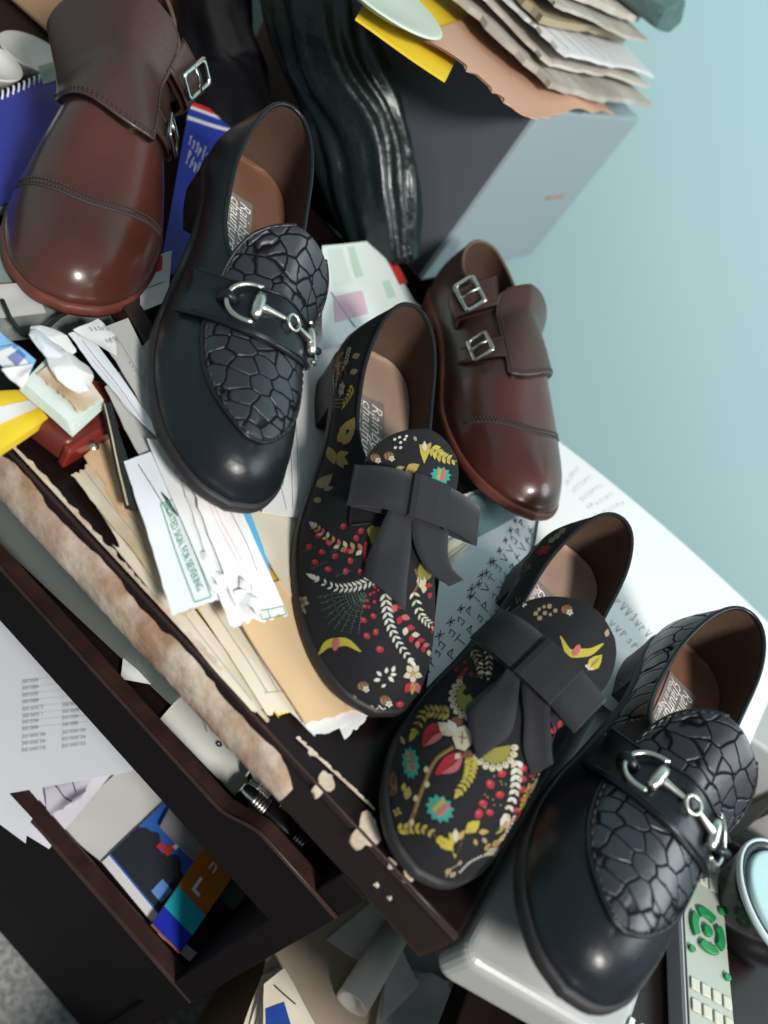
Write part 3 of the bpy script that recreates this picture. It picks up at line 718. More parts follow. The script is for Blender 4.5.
    for x, y in ((200, 300), (290, 275), (330, 290), (345, 225), (300, 205), (250, 235)): p.leaf(*g((x - 22, y + 8))[0], *g((x + 14, y - 8))[0], .35, 'sand')
    for i in range(16): p.blob(*g((195 + 9 * (i % 6), 400 + 16 * (i // 6)))[0], .9, .9, 'sand', 6)
    p.stroke(g((180, 330), (240, 240), (250, 300)), 1, 'brown'); p.flower(*g((205, 235))[0], 5, 'sand', 5)
    # tongue
    g = zz(340, 430, 4.8)
    for x, y in ((262, 45), (285, 35), (310, 45), (290, 60), (265, 85), (290, 85), (318, 30)): p.leaf(*g((x - 7, y + 4))[0], *g((x + 9, y - 4))[0], .38, 'white')
    p.carrot(*g((405, 112))[0], 19, .05); p.fern(g((440, 85), (490, 130), (560, 150)), 6, 9, ['yellow', 'gold'], 50, .27, 'olive')
    p.tealleaf(*g((482, 218))[0], 9.5, 8, .2); p.stroke(g((590, 130), (570, 190), (600, 260)), 4, 'gold'); p.leaf(*g((575, 200))[0], *g((600, 150))[0], .3, 'cream'); p.leaf(*g((615, 210))[0], *g((620, 270))[0], .3, 'sand')
    p.leaf(*g((315, 200))[0], *g((380, 165))[0], .33, 'gold'); p.leaf(*g((265, 188))[0], *g((310, 178))[0], .25, 'sand'); p.acorn(*g((235, 125))[0], 5.5); p.acorn(*g((170, 135))[0], 5.5, .4); p.leaf(*g((355, 30))[0], *g((366, 55))[0], .3, 'sand')
    p.scatter([(-100, -64, .30, .9), (70, 110, .05, .30), (-110, -60, .05, .35)], 46, 5)
    p.done()
def print_right():
    p = Print(SH['FR']); g = zz(370, 680, 3.84)
    p.fern(g((305, 130), (225, 122), (165, 215)), 9, 10, ['yellow', 'gold', 'olive'], 52, .22, 'rust')
    p.fern(g((392, 300), (380, 370), (335, 440)), 8, 10, ['yellow', 'yellow', 'gold'], 48, .24, 'olive')
    p.fern(g((80, 615), (130, 570), (200, 570), (290, 630)), 9, 9, ['yellow', 'gold', 'yellow'], 50, .26, 'brown')
    p.fern(g((565, 310), (555, 420), (515, 545)), 8, 10, ['white', 'cream', 'white'], 38, .28)
    for x, y in ((590, 340), (585, 380), (582, 420), (585, 460), (560, 500), (620, 360), (648, 365), (618, 410), (642, 410), (612, 450), (620, 480)): p.berry(*g((x, y))[0], 4.0)
    for x, y, r in ((505, 360, 4.6), (460, 400, 5.2), (497, 440, 4.6), (432, 474, 4.6), (416, 514, 5.2), (458, 508, 4.2)): p.berry(*g((x, y))[0], r)
    for x, y in ((475, 370), (500, 390), (520, 400), (440, 440), (450, 450), (470, 460), (475, 480), (440, 490), (500, 480), (505, 400), (625, 380), (640, 390), (635, 435), (625, 435)): p.blob(*g((x, y))[0], .9, .9, 'sand', 6)
    p.stroke(g((322, 258), (255, 305), (205, 410), (170, 510), (142, 585)), 4.6, 'brown', 22); p.layer = .0002; p.stroke(g((318, 262), (252, 312), (206, 412), (172, 512)), 1.4, 'gold', 20)
    for x, y in ((215, 345), (218, 402), (175, 455), (160, 545)): p.leaf(*g((x, y + 14))[0], *g((x + 4, y - 14))[0], .35, 'cream')
    p.layer = 0
    p.crescent(g((292, 182), (245, 200), (205, 258)), 8, 'red'); p.crescent(g((352, 278), (310, 320), (252, 362)), 8, 'red'); p.layer = .0002; p.crescent(g((290, 200), (255, 225), (215, 255)), 3.0, 'pink'); p.crescent(g((355, 290), (325, 340), (275, 360)), 3.4, 'pink'); p.layer = .0003
    p.leaf(*g((325, 215))[0], *g((262, 165))[0], .32, 'cream'); p.leaf(*g((330, 205))[0], *g((300, 155))[0], .3, 'white'); p.leaf(*g((345, 285))[0], *g((325, 305))[0], .4, 'cream')
    p.layer = .0002; p.blob(*g((355, 225))[0], 9.5, 12.5, 'cream', 14, 0, .07); p.layer = .0004
    for a in ((355, 200), (372, 225), (352, 248), (340, 220)): p.stroke(g((355, 225), a), 1.1, 'brown', 4)
    p.layer = 0; p.blob(*g((335, 160))[0], 7, 5, 'brown', 8); p.blob(*g((378, 290))[0], 6, 5, 'brown', 8)
    p.tealleaf(*g((157, 320))[0], 8, 15, -.1); p.tealleaf(*g((268, 495))[0], 14, 11.5, .8)
    p.carrot(*g((328, 632))[0], 25, .05); p.leaf(*g((368, 585))[0], *g((420, 540))[0], .33, 'yellow'); p.leaf(*g((360, 582))[0], *g((395, 575))[0], .3, 'gold'); p.leaf(*g((415, 585))[0], *g((455, 580))[0], .28, 'gold'); p.leaf(*g((430, 605))[0], *g((448, 628))[0], .3, 'sand'); p.leaf(*g((400, 610))[0], *g((408, 635))[0], .3, 'gold')
    # gold medallions with scalloped rims, half under the bow
    for (cx, cy, r, a0, a1) in ((478, 262, 22, -.2, 2.9), (392, 70, 22, 1.3, 4.2)):
        x, y = g((cx, cy))[0]; q = [(x + r * .72 * math.cos(a0 + (a1 - a0) * i / 12), y + r * .72 * math.sin(a0 + (a1 - a0) * i / 12)) for i in range(13)]
        for i in range(12): p.poly([(x, y), q[i], q[i + 1]], 'olive')
        for i in range(9):
            w = a0 + (a1 - a0) * (i + .5) / 9; p.blob(x + r * .90 * math.cos(w), y + r * .90 * math.sin(w), r * .18, r * .15, 'cream', 8, w); p.layer = .0002; p.blob(x + r * .84 * math.cos(w), y + r * .84 * math.sin(w), r * .05, r * .05, 'brown', 5); p.layer = 0
    for a in (((85, 420), (92, 350)), ((88, 410), (70, 360)), ((80, 450), (105, 400)), ((70, 480), (62, 420)), ((72, 490), (90, 450)), ((62, 500), (50, 470))): p.leaf(*g(a[0])[0], *g(a[1])[0], .24, 'brown'); 
    for a in (((78, 440), (70, 395)), ((66, 470), (80, 430)), ((135, 250), (118, 215))): p.leaf(*g(a[0])[0], *g(a[1])[0], .2, 'gold')
    p.leaf(*g((140, 460))[0], *g((152, 410))[0], .3, 'gold'); p.leaf(*g((130, 430))[0], *g((132, 395))[0], .3, 'yellow'); p.flower(*g((105, 507))[0], 5, 'gold', 4); p.leaf(*g((52, 560))[0], *g((50, 510))[0], .3, 'rust')
    p.dots(g((345, 735), (380, 700), (425, 675)), 9, 1.2, 'white'); p.stroke(g((290, 755), (310, 725), (350, 700)), 1, 'sand', 6)
    for a in (((290, 745), (310, 720)), ((305, 755), (330, 735)), ((340, 710), (350, 690)), ((150, 690), (165, 725)), ((205, 715), (180, 735)), ((215, 750), (245, 752)), ((165, 735), (190, 740))): p.leaf(*g(a[0])[0], *g(a[1])[0], .32, 'sand')
    for x, y in ((450, 640), (480, 625), (505, 605), (545, 590)): p.leaf(*g((x - 12, y + 14))[0], *g((x + 12, y - 14))[0], .25, 'gold'); p.blob(*g((x + 4, y + 4))[0], 2, 2, 'brown', 6)
    for x, y in ((690, 340), (700, 300), (665, 420), (650, 470), (630, 495), (725, 165), (700, 190), (720, 210), (745, 205), (695, 260)): p.leaf(*g((x - 4, y + 18))[0], *g((x + 8, y - 14))[0], .3, p.rg.choice(['red', 'pink', 'red', 'cream']))
    g = zz(450, 570, 4.8)
    p.fern(g((75, 350), (120, 400), (140, 450), (150, 505)), 8, 8, ['sand', 'cream'], 48, .2); p.fern(g((100, 315), (165, 340), (190, 430), (185, 510)), 10, 8, ['cream', 'sand'], 46, .2)
    for x, y in ((40, 430), (70, 445), (30, 480), (75, 480), (60, 500), (100, 500), (45, 515)): p.leaf(*g((x - 8, y + 10))[0], *g((x + 12, y - 10))[0], .36, 'red')
    p.leaf(*g((45, 530))[0], *g((62, 510))[0], .4, 'gold')
    p.flower(*g((465, 120))[0], 7, 'sand', 5, 'gold')
    for x, y, a in ((410, 210, .4), (430, 190, 1.2), (428, 232, 0), (455, 178, 1.4), (455, 208, .8), (485, 215, 1.5), (505, 196, .8), (475, 175, .3)): p.leaf(*g((x - 8, y + 8))[0], x / 4.8 + 450 + 3 * math.cos(a), y / 4.8 + 570 - 2, .45, 'sand')
    p.acorn(*g((560, 190))[0], 6); p.acorn(*g((340, 150))[0], 6, .6); p.crescent(g((530, 318), (580, 400), (660, 395), (735, 352)), 4.4, 'yellow', (*g((605, 385))[0], .5)); p.leaf(*g((660, 480))[0], *g((728, 405))[0], .3, 'yellow', 'olive'); p.leaf(*g((645, 455))[0], *g((690, 478))[0], .2, 'cream')
    g = zz(440, 440, 3.84)
    p.blob(*g((395, 430))[0], 17, 9, 'rust', 18, -.6, .15); p.layer = .0002; p.blob(*g((400, 425))[0], 8, 4, 'red', 12, -.6, .2); p.layer = 0
    for i in range(14): p.blob(*g((300 + 11 * (i % 5), 520 - 9 * (i // 5) - 7 * (i % 5)))[0], .9, .9, 'sand', 6)
    for x, y in ((450, 370), (340, 390), (290, 460), (470, 350), (430, 385)): p.leaf(*g((x - 14, y + 10))[0], *g((x + 16, y - 10))[0], .3, 'sand')
    for x, y in ((655, 650), (660, 700), (640, 740), (668, 620)): p.leaf(*g((x - 3, y + 16))[0], *g((x + 3, y - 16))[0], .3, 'sand')
    p.scatter([(-105, -60, .30, .9), (72, 110, .05, .45), (-110, -60, .05, .35)], 46, 9)
    p.done()
print_left(); print_right()
# ------------------------------------------------------------------ sheets of paper
M['white'] = mat('white_paper', (.70, .70, .69), .75, .2)
M['cool_white'] = mat('cool_white_paper', (.66, .68, .72), .75, .2)
M['cream'] = mat('cream_paper', (.74, .69, .57), .8, .2, var=(14, (.62, .54, .40), .25))
M['old_cream'] = mat('old_cream_paper', (.70, .64, .50), .85, .2, var=(22, (.45, .34, .20), .22))
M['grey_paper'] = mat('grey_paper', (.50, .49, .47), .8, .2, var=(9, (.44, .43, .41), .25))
M['manila'] = mat('manila_paper', (.66, .47, .28), .8, .2, var=(9, (.58, .40, .22), .25))
M['kraft'] = mat('kraft_paper', (.60, .36, .25), .8, .2, var=(9, (.50, .29, .19), .25))
M['yellow'] = mat('yellow_card', (.78, .56, .03), .6, .3)
M['gold'] = mat('gold_card', (.52, .33, .03), .6, .3)
M['cyan'] = mat('cyan_card', (.10, .42, .68), .55, .3)
M['blue'] = mat('blue_card', (.025, .050, .36), .45, .4)
M['cheque_blue'] = mat('cheque_blue', (.22, .42, .68), .7, .2)
M['ink'] = mat('ink', (.06, .06, .07), .8, .1)
M['grey_ink'] = mat('grey_ink', (.32, .32, .33), .8, .1)
M['green_ink'] = mat('green_ink', (.05, .30, .13), .8, .1)
M['pale_green'] = mat('pale_green', (.52, .68, .56), .8, .2)
M['pink_ink'] = mat('pink_ink', (.68, .48, .56), .8, .1)
M['blue_ink'] = mat('blue_ink', (.05, .10, .38), .8, .1)
M['red'] = mat('red_print', (.55, .035, .025), .6, .2)
M['black_card'] = mat('black_card', (.016, .018, .018), .6, .3)
class Sheet:
    """four corners c0 c1 c2 c3 (given as sight points on horizontal planes); u runs c0->c1, v runs c0->c3"""
    def __init__(s, name, label, cat, cor, z, mats, group=None, th=.0004, wave=.0006, n=14, rag=None, seed=1, bulge=0.0, fold=0.0):
        zz = z if hasattr(z, '__len__') else [z] * 4
        s.c = [at(x, y, q) for (x, y), q in zip(cor, zz)]; s.rng = random.Random(seed); s.ph = [s.rng.uniform(0, 6) for _ in range(4)]
        s.wave, s.fold, s.th, s.bulge = wave, fold, th, bulge
        s.meta = (name, label, cat, group); s.mats = mats if isinstance(mats, list) else [mats]
        s.b = MB(); rag = rag or {}
        off = {}
        def rg(k, i):
            if k not in rag: return 0.0
            if (k, i) not in off: off[(k, i)] = s.rng.uniform(0, rag[k])
            return off[(k, i)]
        V = []
        for i in range(n):
            for j in range(n):
                u, v = i / (n - 1), j / (n - 1)
                u2 = u; v2 = v
                if i == 0: u2 += rg('u0', j)
                if i == n - 1: u2 -= rg('u1', j)
                if j == 0: v2 += rg('v0', i)
                if j == n - 1: v2 -= rg('v1', i)
                V.append(s.P(u2, v2))
        top = V; bot = [p - Vector((0, 0, th)) for p in V]
        f = grid_faces(n, n); N_ = n * n
        rim = [(i, 0) for i in range(n)] + [(n - 1, j) for j in range(1, n)] + [(i, n - 1) for i in range(n - 2, -1, -1)] + [(0, j) for j in range(n - 2, 0, -1)]
        rim = [i * n + j for i, j in rim]
        nz = (top[f[0][1]] - top[f[0][0]]).cross(top[f[0][3]] - top[f[0][0]]).z
        if nz < 0: f = [q[::-1] for q in f]
        f2 = [tuple(k + N_ for k in q[::-1]) for q in f]
        f3 = [(rim[k], rim[(k + 1) % len(rim)], rim[(k + 1) % len(rim)] + N_, rim[k] + N_) for k in range(len(rim))]
        s.b.add(top + bot, f + f2 + f3, 0)
    def P(s, u, v, dz=0.0):
        c = s.c; p = c[0] * ((1 - u) * (1 - v)) + c[1] * (u * (1 - v)) + c[2] * (u * v) + c[3] * ((1 - u) * v)
        w = s.wave * (math.sin(5.2 * u + s.ph[0]) * math.sin(4.1 * v + s.ph[1]) + .6 * math.sin(9 * v + 3 * u + s.ph[2]))
        w += s.fold * (abs(u - .5) * 2) ** 2
        if s.bulge: p = p + (c[0] - c[3]).normalized() * (s.bulge * 4 * u * (1 - u) * (1 - v))
        return p + Vector((0, 0, w + dz))
    def line(s, u0, v0, u1, v1, w=.0005, m=1, seg=8):
        A = [s.P(u0 + (u1 - u0) * i / seg, v0 + (v1 - v0) * i / seg, .0003) for i in range(seg + 1)]
        d = (A[-1] - A[0]).normalized(); q = Vector((-d.y, d.x, 0)).normalized() * (w / 2)
        V = [a + q for a in A] + [a - q for a in A]; k = seg + 1
        s.b.add(V, [(i, i + 1, k + i + 1, k + i) for i in range(seg)], m); return s
    def rect(s, u0, v0, u1, v1, m=1, dz=.0003, n=5):
        V = [s.P(u0 + (u1 - u0) * i / n, v0 + (v1 - v0) * j / n, dz) for i in range(n + 1) for j in range(n + 1)]
        s.b.add(V, grid_faces(n + 1, n + 1), m); return s
    def box(s, u0, v0, u1, v1, w=.0006, m=1):
        return s.line(u0, v0, u1, v0, w, m).line(u1, v0, u1, v1, w, m).line(u1, v1, u0, v1, w, m).line(u0, v1, u0, v0, w, m)
    def text(s, t, u, v, du, dv, m=1, shear=0.0, kx=1.0, bold=0.0):
        """text starting at (u, v); du = (u, v) step per em along the line, dv = step per em towards the letters' tops"""
        tv, tf = text_geo(t, 1.0, shear, bold=bold)
        s.b.add([s.P(u + du[0] * q.x * kx + dv[0] * q.y, v + du[1] * q.x * kx + dv[1] * q.y, .0004) for q in tv], tf, m); return s
    def scribble(s, u, v, du, dv, n, m=1, w=.0006, seed=3, stars=False):
        """n hand-written characters along du, drawn as pen strokes"""
        r = random.Random(seed)
        for i in range(n):
            a = (u + du[0] * i, v + du[1] * i); h = r.uniform(.6, 1.0)
            g = lambda x, y: (a[0] + du[0] * x + dv[0] * y, a[1] + du[1] * x + dv[1] * y)
            if stars:
                st = [((.1, .1), (.6, .7)), ((.1, .7), (.6, .1)), ((.35, 0), (.35, .8))]
            else:
                st = r.choice([[((.1, 0), (.15, h)), ((.15, h), (.6, h * .8)), ((.6, h * .8), (.2, h * .5))], [((.1, h), (.4, 0)), ((.4, 0), (.7, h))], [((.1, 0), (.5, h)), ((.1, h * .6), (.7, h * .4))], [((.3, 0), (.3, h)), ((.05, h), (.65, h))], [((.1, .1), (.5, .1)), ((.5, .1), (.5, h)), ((.5, h), (.2, h * .7))]])
            for p, q in st:
                s.line(*g(*p), *g(*q), w, m, 1)
        return s
    def done(s, smooth=False):
        nm, lb, ct, gr = s.meta; o = s.b.build(nm, s.mats, None, smooth); tag(o, lb, ct, gr); rec(o); return o
# ------------------------------------------------------------------ room
M['teal_wall'] = mat('teal_wall', (.44, .68, .71), .6, .35, bump=(60, .06), var=(2.2, (.48, .70, .71), .3))
M['floor_tile'] = mat('floor_tile', (.36, .36, .35), .6, .3, var=(160, (.20, .20, .20), .12), coord='Object')
fl = mk('floor', *boxv((0, .3, -.02), (4.4, 3.4, .04)), M['floor_tile'], None, False); struct(fl)
struct(mk('wall_back', *boxv((0, 1.29, 1.3), (4.4, .06, 2.68)), M['teal_wall'], None, False))
struct(mk('wall_left', *boxv((-2.17, .3, 1.3), (.06, 3.4, 2.68)), M['teal_wall'], None, False))
struct(mk('baseboard_back', *boxv((0, 1.253, .05), (4.3, .014, .10)), M['floor_tile'], None, False))
# ------------------------------------------------------------------ the desk
M['mahogany'] = mat('mahogany', (.0095, .0036, .0036), .42, .22, bump=(40, .05, 6), coat=.06, var=(18, (.0065, .0028, .0028), .25))
M['black_lacquer'] = mat('black_lacquer', (.0050, .0032, .0040), .6, .10, bump=(60, .06))
M['worn_mahogany'] = mat('worn_mahogany', (.038, .016, .013), .42, .4, bump=(90, .2, 6), var=(55, (.018, .008, .007), .18))
M['chipboard'] = mat('chipboard', (.30, .185, .12), .9, .1, bump=(110, 1.0, 6), var=(34, (.56, .47, .38), .13))
M['laminate_flake'] = mat('laminate_flake', (.66, .56, .46), .85, .2, bump=(160, .6, 5), var=(60, (.46, .33, .24), .2))
A_ = at(0, 447); B_ = at(459, 944); ex = (B_ - A_); ex.z = 0; UR = ex.length; ex.normalize(); ey = Vector((-ex.y, ex.x, 0)); ez = Vector((0, 0, 1))
def D(u, v, w): return A_ + ex * u + ey * v + ez * w
def front(x, y, v=0.0):
    """sight point on the desk's front plane -> (u, w)"""
    p = on_plane(x, y, D(0, v, 0), ey); q = p - A_; return q.dot(ex), q.z
def dbox(b, u0, u1, v0, v1, w0, w1, m=0):
    V = [D(u, v, w) for w in (w0, w1) for u, v in ((u0, v0), (u1, v0), (u1, v1), (u0, v1))]
    b.add(V, [(3, 2, 1, 0), (4, 5, 6, 7), (0, 1, 5, 4), (1, 2, 6, 5), (2, 3, 7, 6), (3, 0, 4, 7)], m)
desk = thing('desk', 'dark mahogany desk with a peeling front edge and two open shelves', 'desk', (A_.x + .1, A_.y + .2, 0))
dmw = desk.matrix_basis.inverted()
def dpart(b, name, mats, smooth=False):
    b.v = [tuple(Vector(p) - desk.location) for p in b.v]; return b.build(name, mats, desk, smooth)
UL = -.62; DB = .455; TH = .036
b = MB(); dbox(b, UL, UR, 0, DB, -TH, 0)
top = bevelled(dpart(b, 'desk_top', M['mahogany']), .004, 3)
# moulded ridge along the top arris
b = MB()
for w0, v0, r in ((.0010, .0022, .0012),):
    b.add(*tube([D(UL + (UR - UL - .003) * i / 30, v0, w0 - r * .55) for i in range(31)], r, 8))
dpart(b, 'edge_moulding', M['worn_mahogany'], True)
# the strip where the lip has torn off: ragged chipboard on the front face
rg = random.Random(5)
uE, wE = front(306, 778)
N_ = 150; V = []
hi = -.0030; lo = -.0340
for i in range(N_ + 1):
    u = UL + (uE - UL) * i / N_; end = max(0, 1 - (uE - u) / .022)
    h = hi + .0016 * math.sin(u * 90) + rg.uniform(-.0012, .0012) - end * end * .012; l = lo + rg.uniform(-.0005, .0010) + end * .004
    if u < front(22, 492)[0] and False: pass
    for j in range(7):
        t = j / 6; w = h + (l - h) * t; bul = -.0012 - .0030 * math.sin(PI * t) - rg.uniform(0, .0009)
        if j in (0, 6): bul = .0004
        V.append(D(u, bul, w))
b = MB(); b.add(V, grid_faces(N_ + 1, 7)); dpart(b, 'torn_edge', M['chipboard'], True)
# pale ragged line on the top behind the ridge, and flakes where the veneer has chipped away
V = []; N_ = 90
u0, u1 = front(-30, 420)[0] + 0, front(285, 705)[0]
for i in range(N_ + 1):
    u = -.05 + (u1 + .05) * i / N_; a = rg.uniform(.0015, .0042)
    V += [D(u, .0050, .0009), D(u, .0050 + a, .0009), D(u, .0050 + a, .0001)]
b = MB(); b.add(V, grid_faces(N_ + 1, 3)); dpart(b, 'torn_veneer_line', M['laminate_flake'])
def flake(px, py, r, plane='f', st=1.4):
    k = 24; V = []; ph_ = rg.uniform(0, 6)
    if plane == 'f':
        u, w = front(px, py); P0 = D(u, -.0012, w); X, Y = ex, ez
    else: P0 = at(px, py, .0009); X, Y = ex, ey
    for j in range(k):
        a = 2 * PI * j / k; q = .8 * r * (1 + .22 * math.sin(3 * a + ph_) + .12 * math.sin(5 * a + 2 * ph_) + rg.uniform(-.09, .09)); V.append(P0 + X * (q * math.cos(a)) + Y * (q * st * math.sin(a)))
    nrm = X.cross(Y).normalized(); V2 = [p - nrm * .0016 * (1 if plane != 'f' else 1) for p in V] if plane != 'f' else [p + ey * .0014 for p in V]
    b = MB(); b.add(V + V2, [tuple(range(k))] + [(i, (i + 1) % k, k + (i + 1) % k, k + i) for i in range(k)]); dpart(b, 'bare_patch', M['laminate_flake'])
for px, py, r, pl, st in ((324, 784, .0055, 't', 1.8), (366, 832, .0085, 't', 1.5), (392, 863, .0030, 't', 1.0), (408, 877, .0036, 't', .9), (312, 752, .0030, 't', .8), (377, 884, .0018, 'f', .9), (390, 897, .0016, 'f', .8)):
    flake(px, py, r, pl, st)
# pale scuffed line after the tear
V = []; N_ = 40
for i in range(N_ + 1):
    p = at(296 + 78 * i / N_, 738 + 72 * i / N_, .0010); a = rg.uniform(.0008, .0024); V += [p, p + ey * a, p + ey * a - ez * .0009]
b = MB(); b.add(V, grid_faces(N_ + 1, 3)); dpart(b, 'torn_veneer_line', M['laminate_flake'])
# carcass: right side, back, shelves, front boards, plinth
UP_, wP = front(390, 888)
VF = .0
z1 = front(188, 772)[1]; z1r = front(300, 875)[1]; z1b = front(190, 829)[1]; z2 = front(120, 920)[1]
FLOORW = -T
b = MB(); dbox(b, UP_ - .020, UP_, .0, DB - .02, FLOORW, -TH); bevelled(dpart(b, 'side_panel', M['black_lacquer']), .0015)
b = MB(); dbox(b, UL, UL + .02, 0, DB - .02, FLOORW, -TH); bevelled(dpart(b, 'side_panel', M['mahogany']), .0015)
b = MB(); dbox(b, UL, UP_, DB - .035, DB - .02, FLOORW, -TH); dpart(b, 'back_panel', M['mahogany'])
S1 = -.116; S2 = z2 - .012
b = MB(); dbox(b, UL + .02, UP_ - .02, .015, DB - .035, S1 - .012, S1); dpart(b, 'shelf', M['mahogany'])
b = MB(); dbox(b, UL + .02, UP_ - .02, .015, DB - .035, S2 - .012, S2); dpart(b, 'shelf', M['mahogany'])
def board(nm, prof, wb, v0, v1, m):
    """front board with a shaped top edge: prof = [(u, w)]"""
    V = []
    for u, w in prof: V += [D(u, v0, wb), D(u, v0, w - .002), D(u, v0 + .002, w), D(u, v1 - .002, w), D(u, v1, w - .002), D(u, v1, wb)]
    k = len(prof); fm = [1 if j in (1, 2, 3) else 0 for i in range(k - 1) for j in range(6)] + [0, 0]; f = [(i * 6 + j, i * 6 + (j + 1) % 6, (i + 1) * 6 + (j + 1) % 6, (i + 1) * 6 + j) for i in range(k - 1) for j in range(6)]
    f += [tuple(range(6))[::-1], tuple((k - 1) * 6 + j for j in range(6))]
    b = MB(); b.add(V, f); b.m = fm; return dpart(b, nm, m)
ua = front(215, 808)[0]; ub = front(262, 838)[0]
pr = [(UL + .001, z1)] + [(ua + (ub - ua) * t, z1 + (z1r - z1 + .001) * (t * t * (3 - 2 * t))) for t in np.linspace(0, 1, 10)] + [(UP_ - .001, z1r)]
board('upper_front_board', pr, z1b, -.0012, .011, [M['black_lacquer'], M['worn_mahogany']])
b = MB(); b.add(*tube([D(u, -.0004, w - .0004) for u, w in pr], .0011, 6)); dpart(b, 'worn_arris', M['laminate_flake'] if False else M['worn_mahogany'], True)
board('lower_front_board', [(UL + .001, z2), (UP_ - .001, z2)], z2 - .062, -.0012, .014, [M['black_lacquer'], M['worn_mahogany']])
b = MB(); dbox(b, UL + .02, UP_ - .001, .004, .016, -.503, z2 - .064); dpart(b, 'lower_door', M['black_lacquer'])
b = MB(); dbox(b, UL + .02, UP_ - .02, .022, .040, FLOORW, -.502); dpart(b, 'plinth', M['mahogany'])
# right leg panel of the knee hole, far back
b = MB(); dbox(b, UR - .03, UR - .01, DB - .08, DB - .02, FLOORW, -TH); dpart(b, 'leg', M['mahogany'])
# ------------------------------------------------------------------ table behind the desk
bt = thing('back_table', 'dark wooden table behind the desk carrying the grey box and black bags', 'table', (-.6, 1.0, 0))
ytop = D(UL, DB, 0).y + .006
def bpart(nm, c, s_): 
    v, f = boxv((c[0] + .6, c[1] - 1.0, c[2]), s_); return bevelled(mk(nm, v, f, M['mahogany'], bt, False), .003)
bpart('table_top', (-.845, (ytop + 1.235) / 2, T - .0185), (1.49, 1.235 - ytop, .035))
for x in (-1.48, -.15):
    for y in (ytop + .04, 1.19): bpart('leg', (x, y, (T - .04) / 2), (.05, .05, T - .04))
# ------------------------------------------------------------------ papers on the desk, lowest first
S = Sheet
LP = 'loose papers on the desk'
W_, GI, GR = M['white'], M['grey_ink'], M['green_ink']
s = S('form_sheet', 'old cream form with a torn rusty corner beside the brown wallet', 'paper', [(68, 472), (108, 438), (220, 598), (184, 616)], [.0058, .0062, .0050, .0046], [M['old_cream'], GI], LP, rag={'u0': .03, 'v0': .06, 'v1': .02}, seed=4, n=22)
for k in (.25, .42, .6, .78): s.line(k, .06, k, .96, .0006, 1, 20)
s.done()
s = S('form_sheet', 'narrow cream form beside the torn desk edge, under the rusty one', 'paper', [(84, 508), (108, 492), (268, 708), (252, 716)], [.0006, .0006, .0006, .0006], [M['cream'], GI], LP, rag={'v0': .05, 'v1': .02}, seed=14, n=18); s.line(.5, .1, .5, .95, .0005, 1, 16); s.done()
s = S('card_sheet', 'yellow card edge showing between cream forms near the tan envelope', 'card', [(188, 597), (206, 590), (296, 712), (279, 717)], [.0020, .0020, .0014, .0012], [M['yellow'], GI], LP, seed=6, rag={'v1': .02}, n=12); s.line(.35, .1, .35, .98, .0006, 1, 12); s.done()
s = S('form_sheet', 'cream ruled form with thin printed lines left of the tan envelope', 'paper', [(170, 566), (236, 560), (312, 712), (268, 716)], [.0040, .0045, .0026, .0022], [M['cream'], GI], LP, seed=8, rag={'v1': .03, 'u0': .015}, n=16)
for k in (.22, .46, .62): s.line(k, .2, k + .06, .86, .0006, 1, 12)
s.line(.22, .86, .68, .86); s.done()
s = S('envelope', 'tan manila envelope sticking out from under the floral slipper', 'envelope', [(224, 596), (300, 575), (374, 706), (306, 724)], [.0120, .0080, .0034, .0046], [M['manila'], M['kraft']], None, seed=9, wave=.0008, rag={'v1': .02}, n=16, th=.0012); s.line(.86, .02, .62, .98, .0007, 1, 14); s.done()
s = S('paper_scrap', 'torn white and yellow scrap under the tan envelope tip', 'paper', [(278, 700), (330, 690), (362, 722), (318, 738)], [.0012, .0012, .0010, .0010], [W_, M['yellow']], LP, seed=19, rag={'v1': .15, 'u1': .1}, n=12); s.rect(.05, .2, .4, .55, 1); s.done()
s = S('paper_sheet', 'small white sheet corner at the tip of the tan envelope', 'paper', [(330, 700), (352, 690), (372, 716), (345, 742)], .0012, [W_], LP, seed=29, rag={'v1': .1}, n=10); s.done()
s = S('folder', 'gold yellow folder edge running under the floral slipper', 'folder', [(224, 500), (300, 470), (330, 640), (292, 642)], [.016, .0018, .0014, .0050], [M['gold'], M['yellow']], None, seed=3, th=.002); s.rect(.0, .05, .10, .52, 1, .0004); s.done()
s = S('paper_sheet', 'plain cream sheet inside the gold folder by the black loafer toe', 'paper', [(236, 512), (298, 486), (312, 598), (303, 612)], [.0185, .0046, .0034, .0075], [M['cream']], LP, seed=33, th=.0015); s.done()
s = S('booklet', 'bright blue booklet corner beside the gold folder', 'booklet', [(196, 470), (236, 470), (271, 572), (262, 573)], [.022, .022, .0125, .0125], [M['cyan'], M['yellow']], None, seed=5, th=.002); s.done()
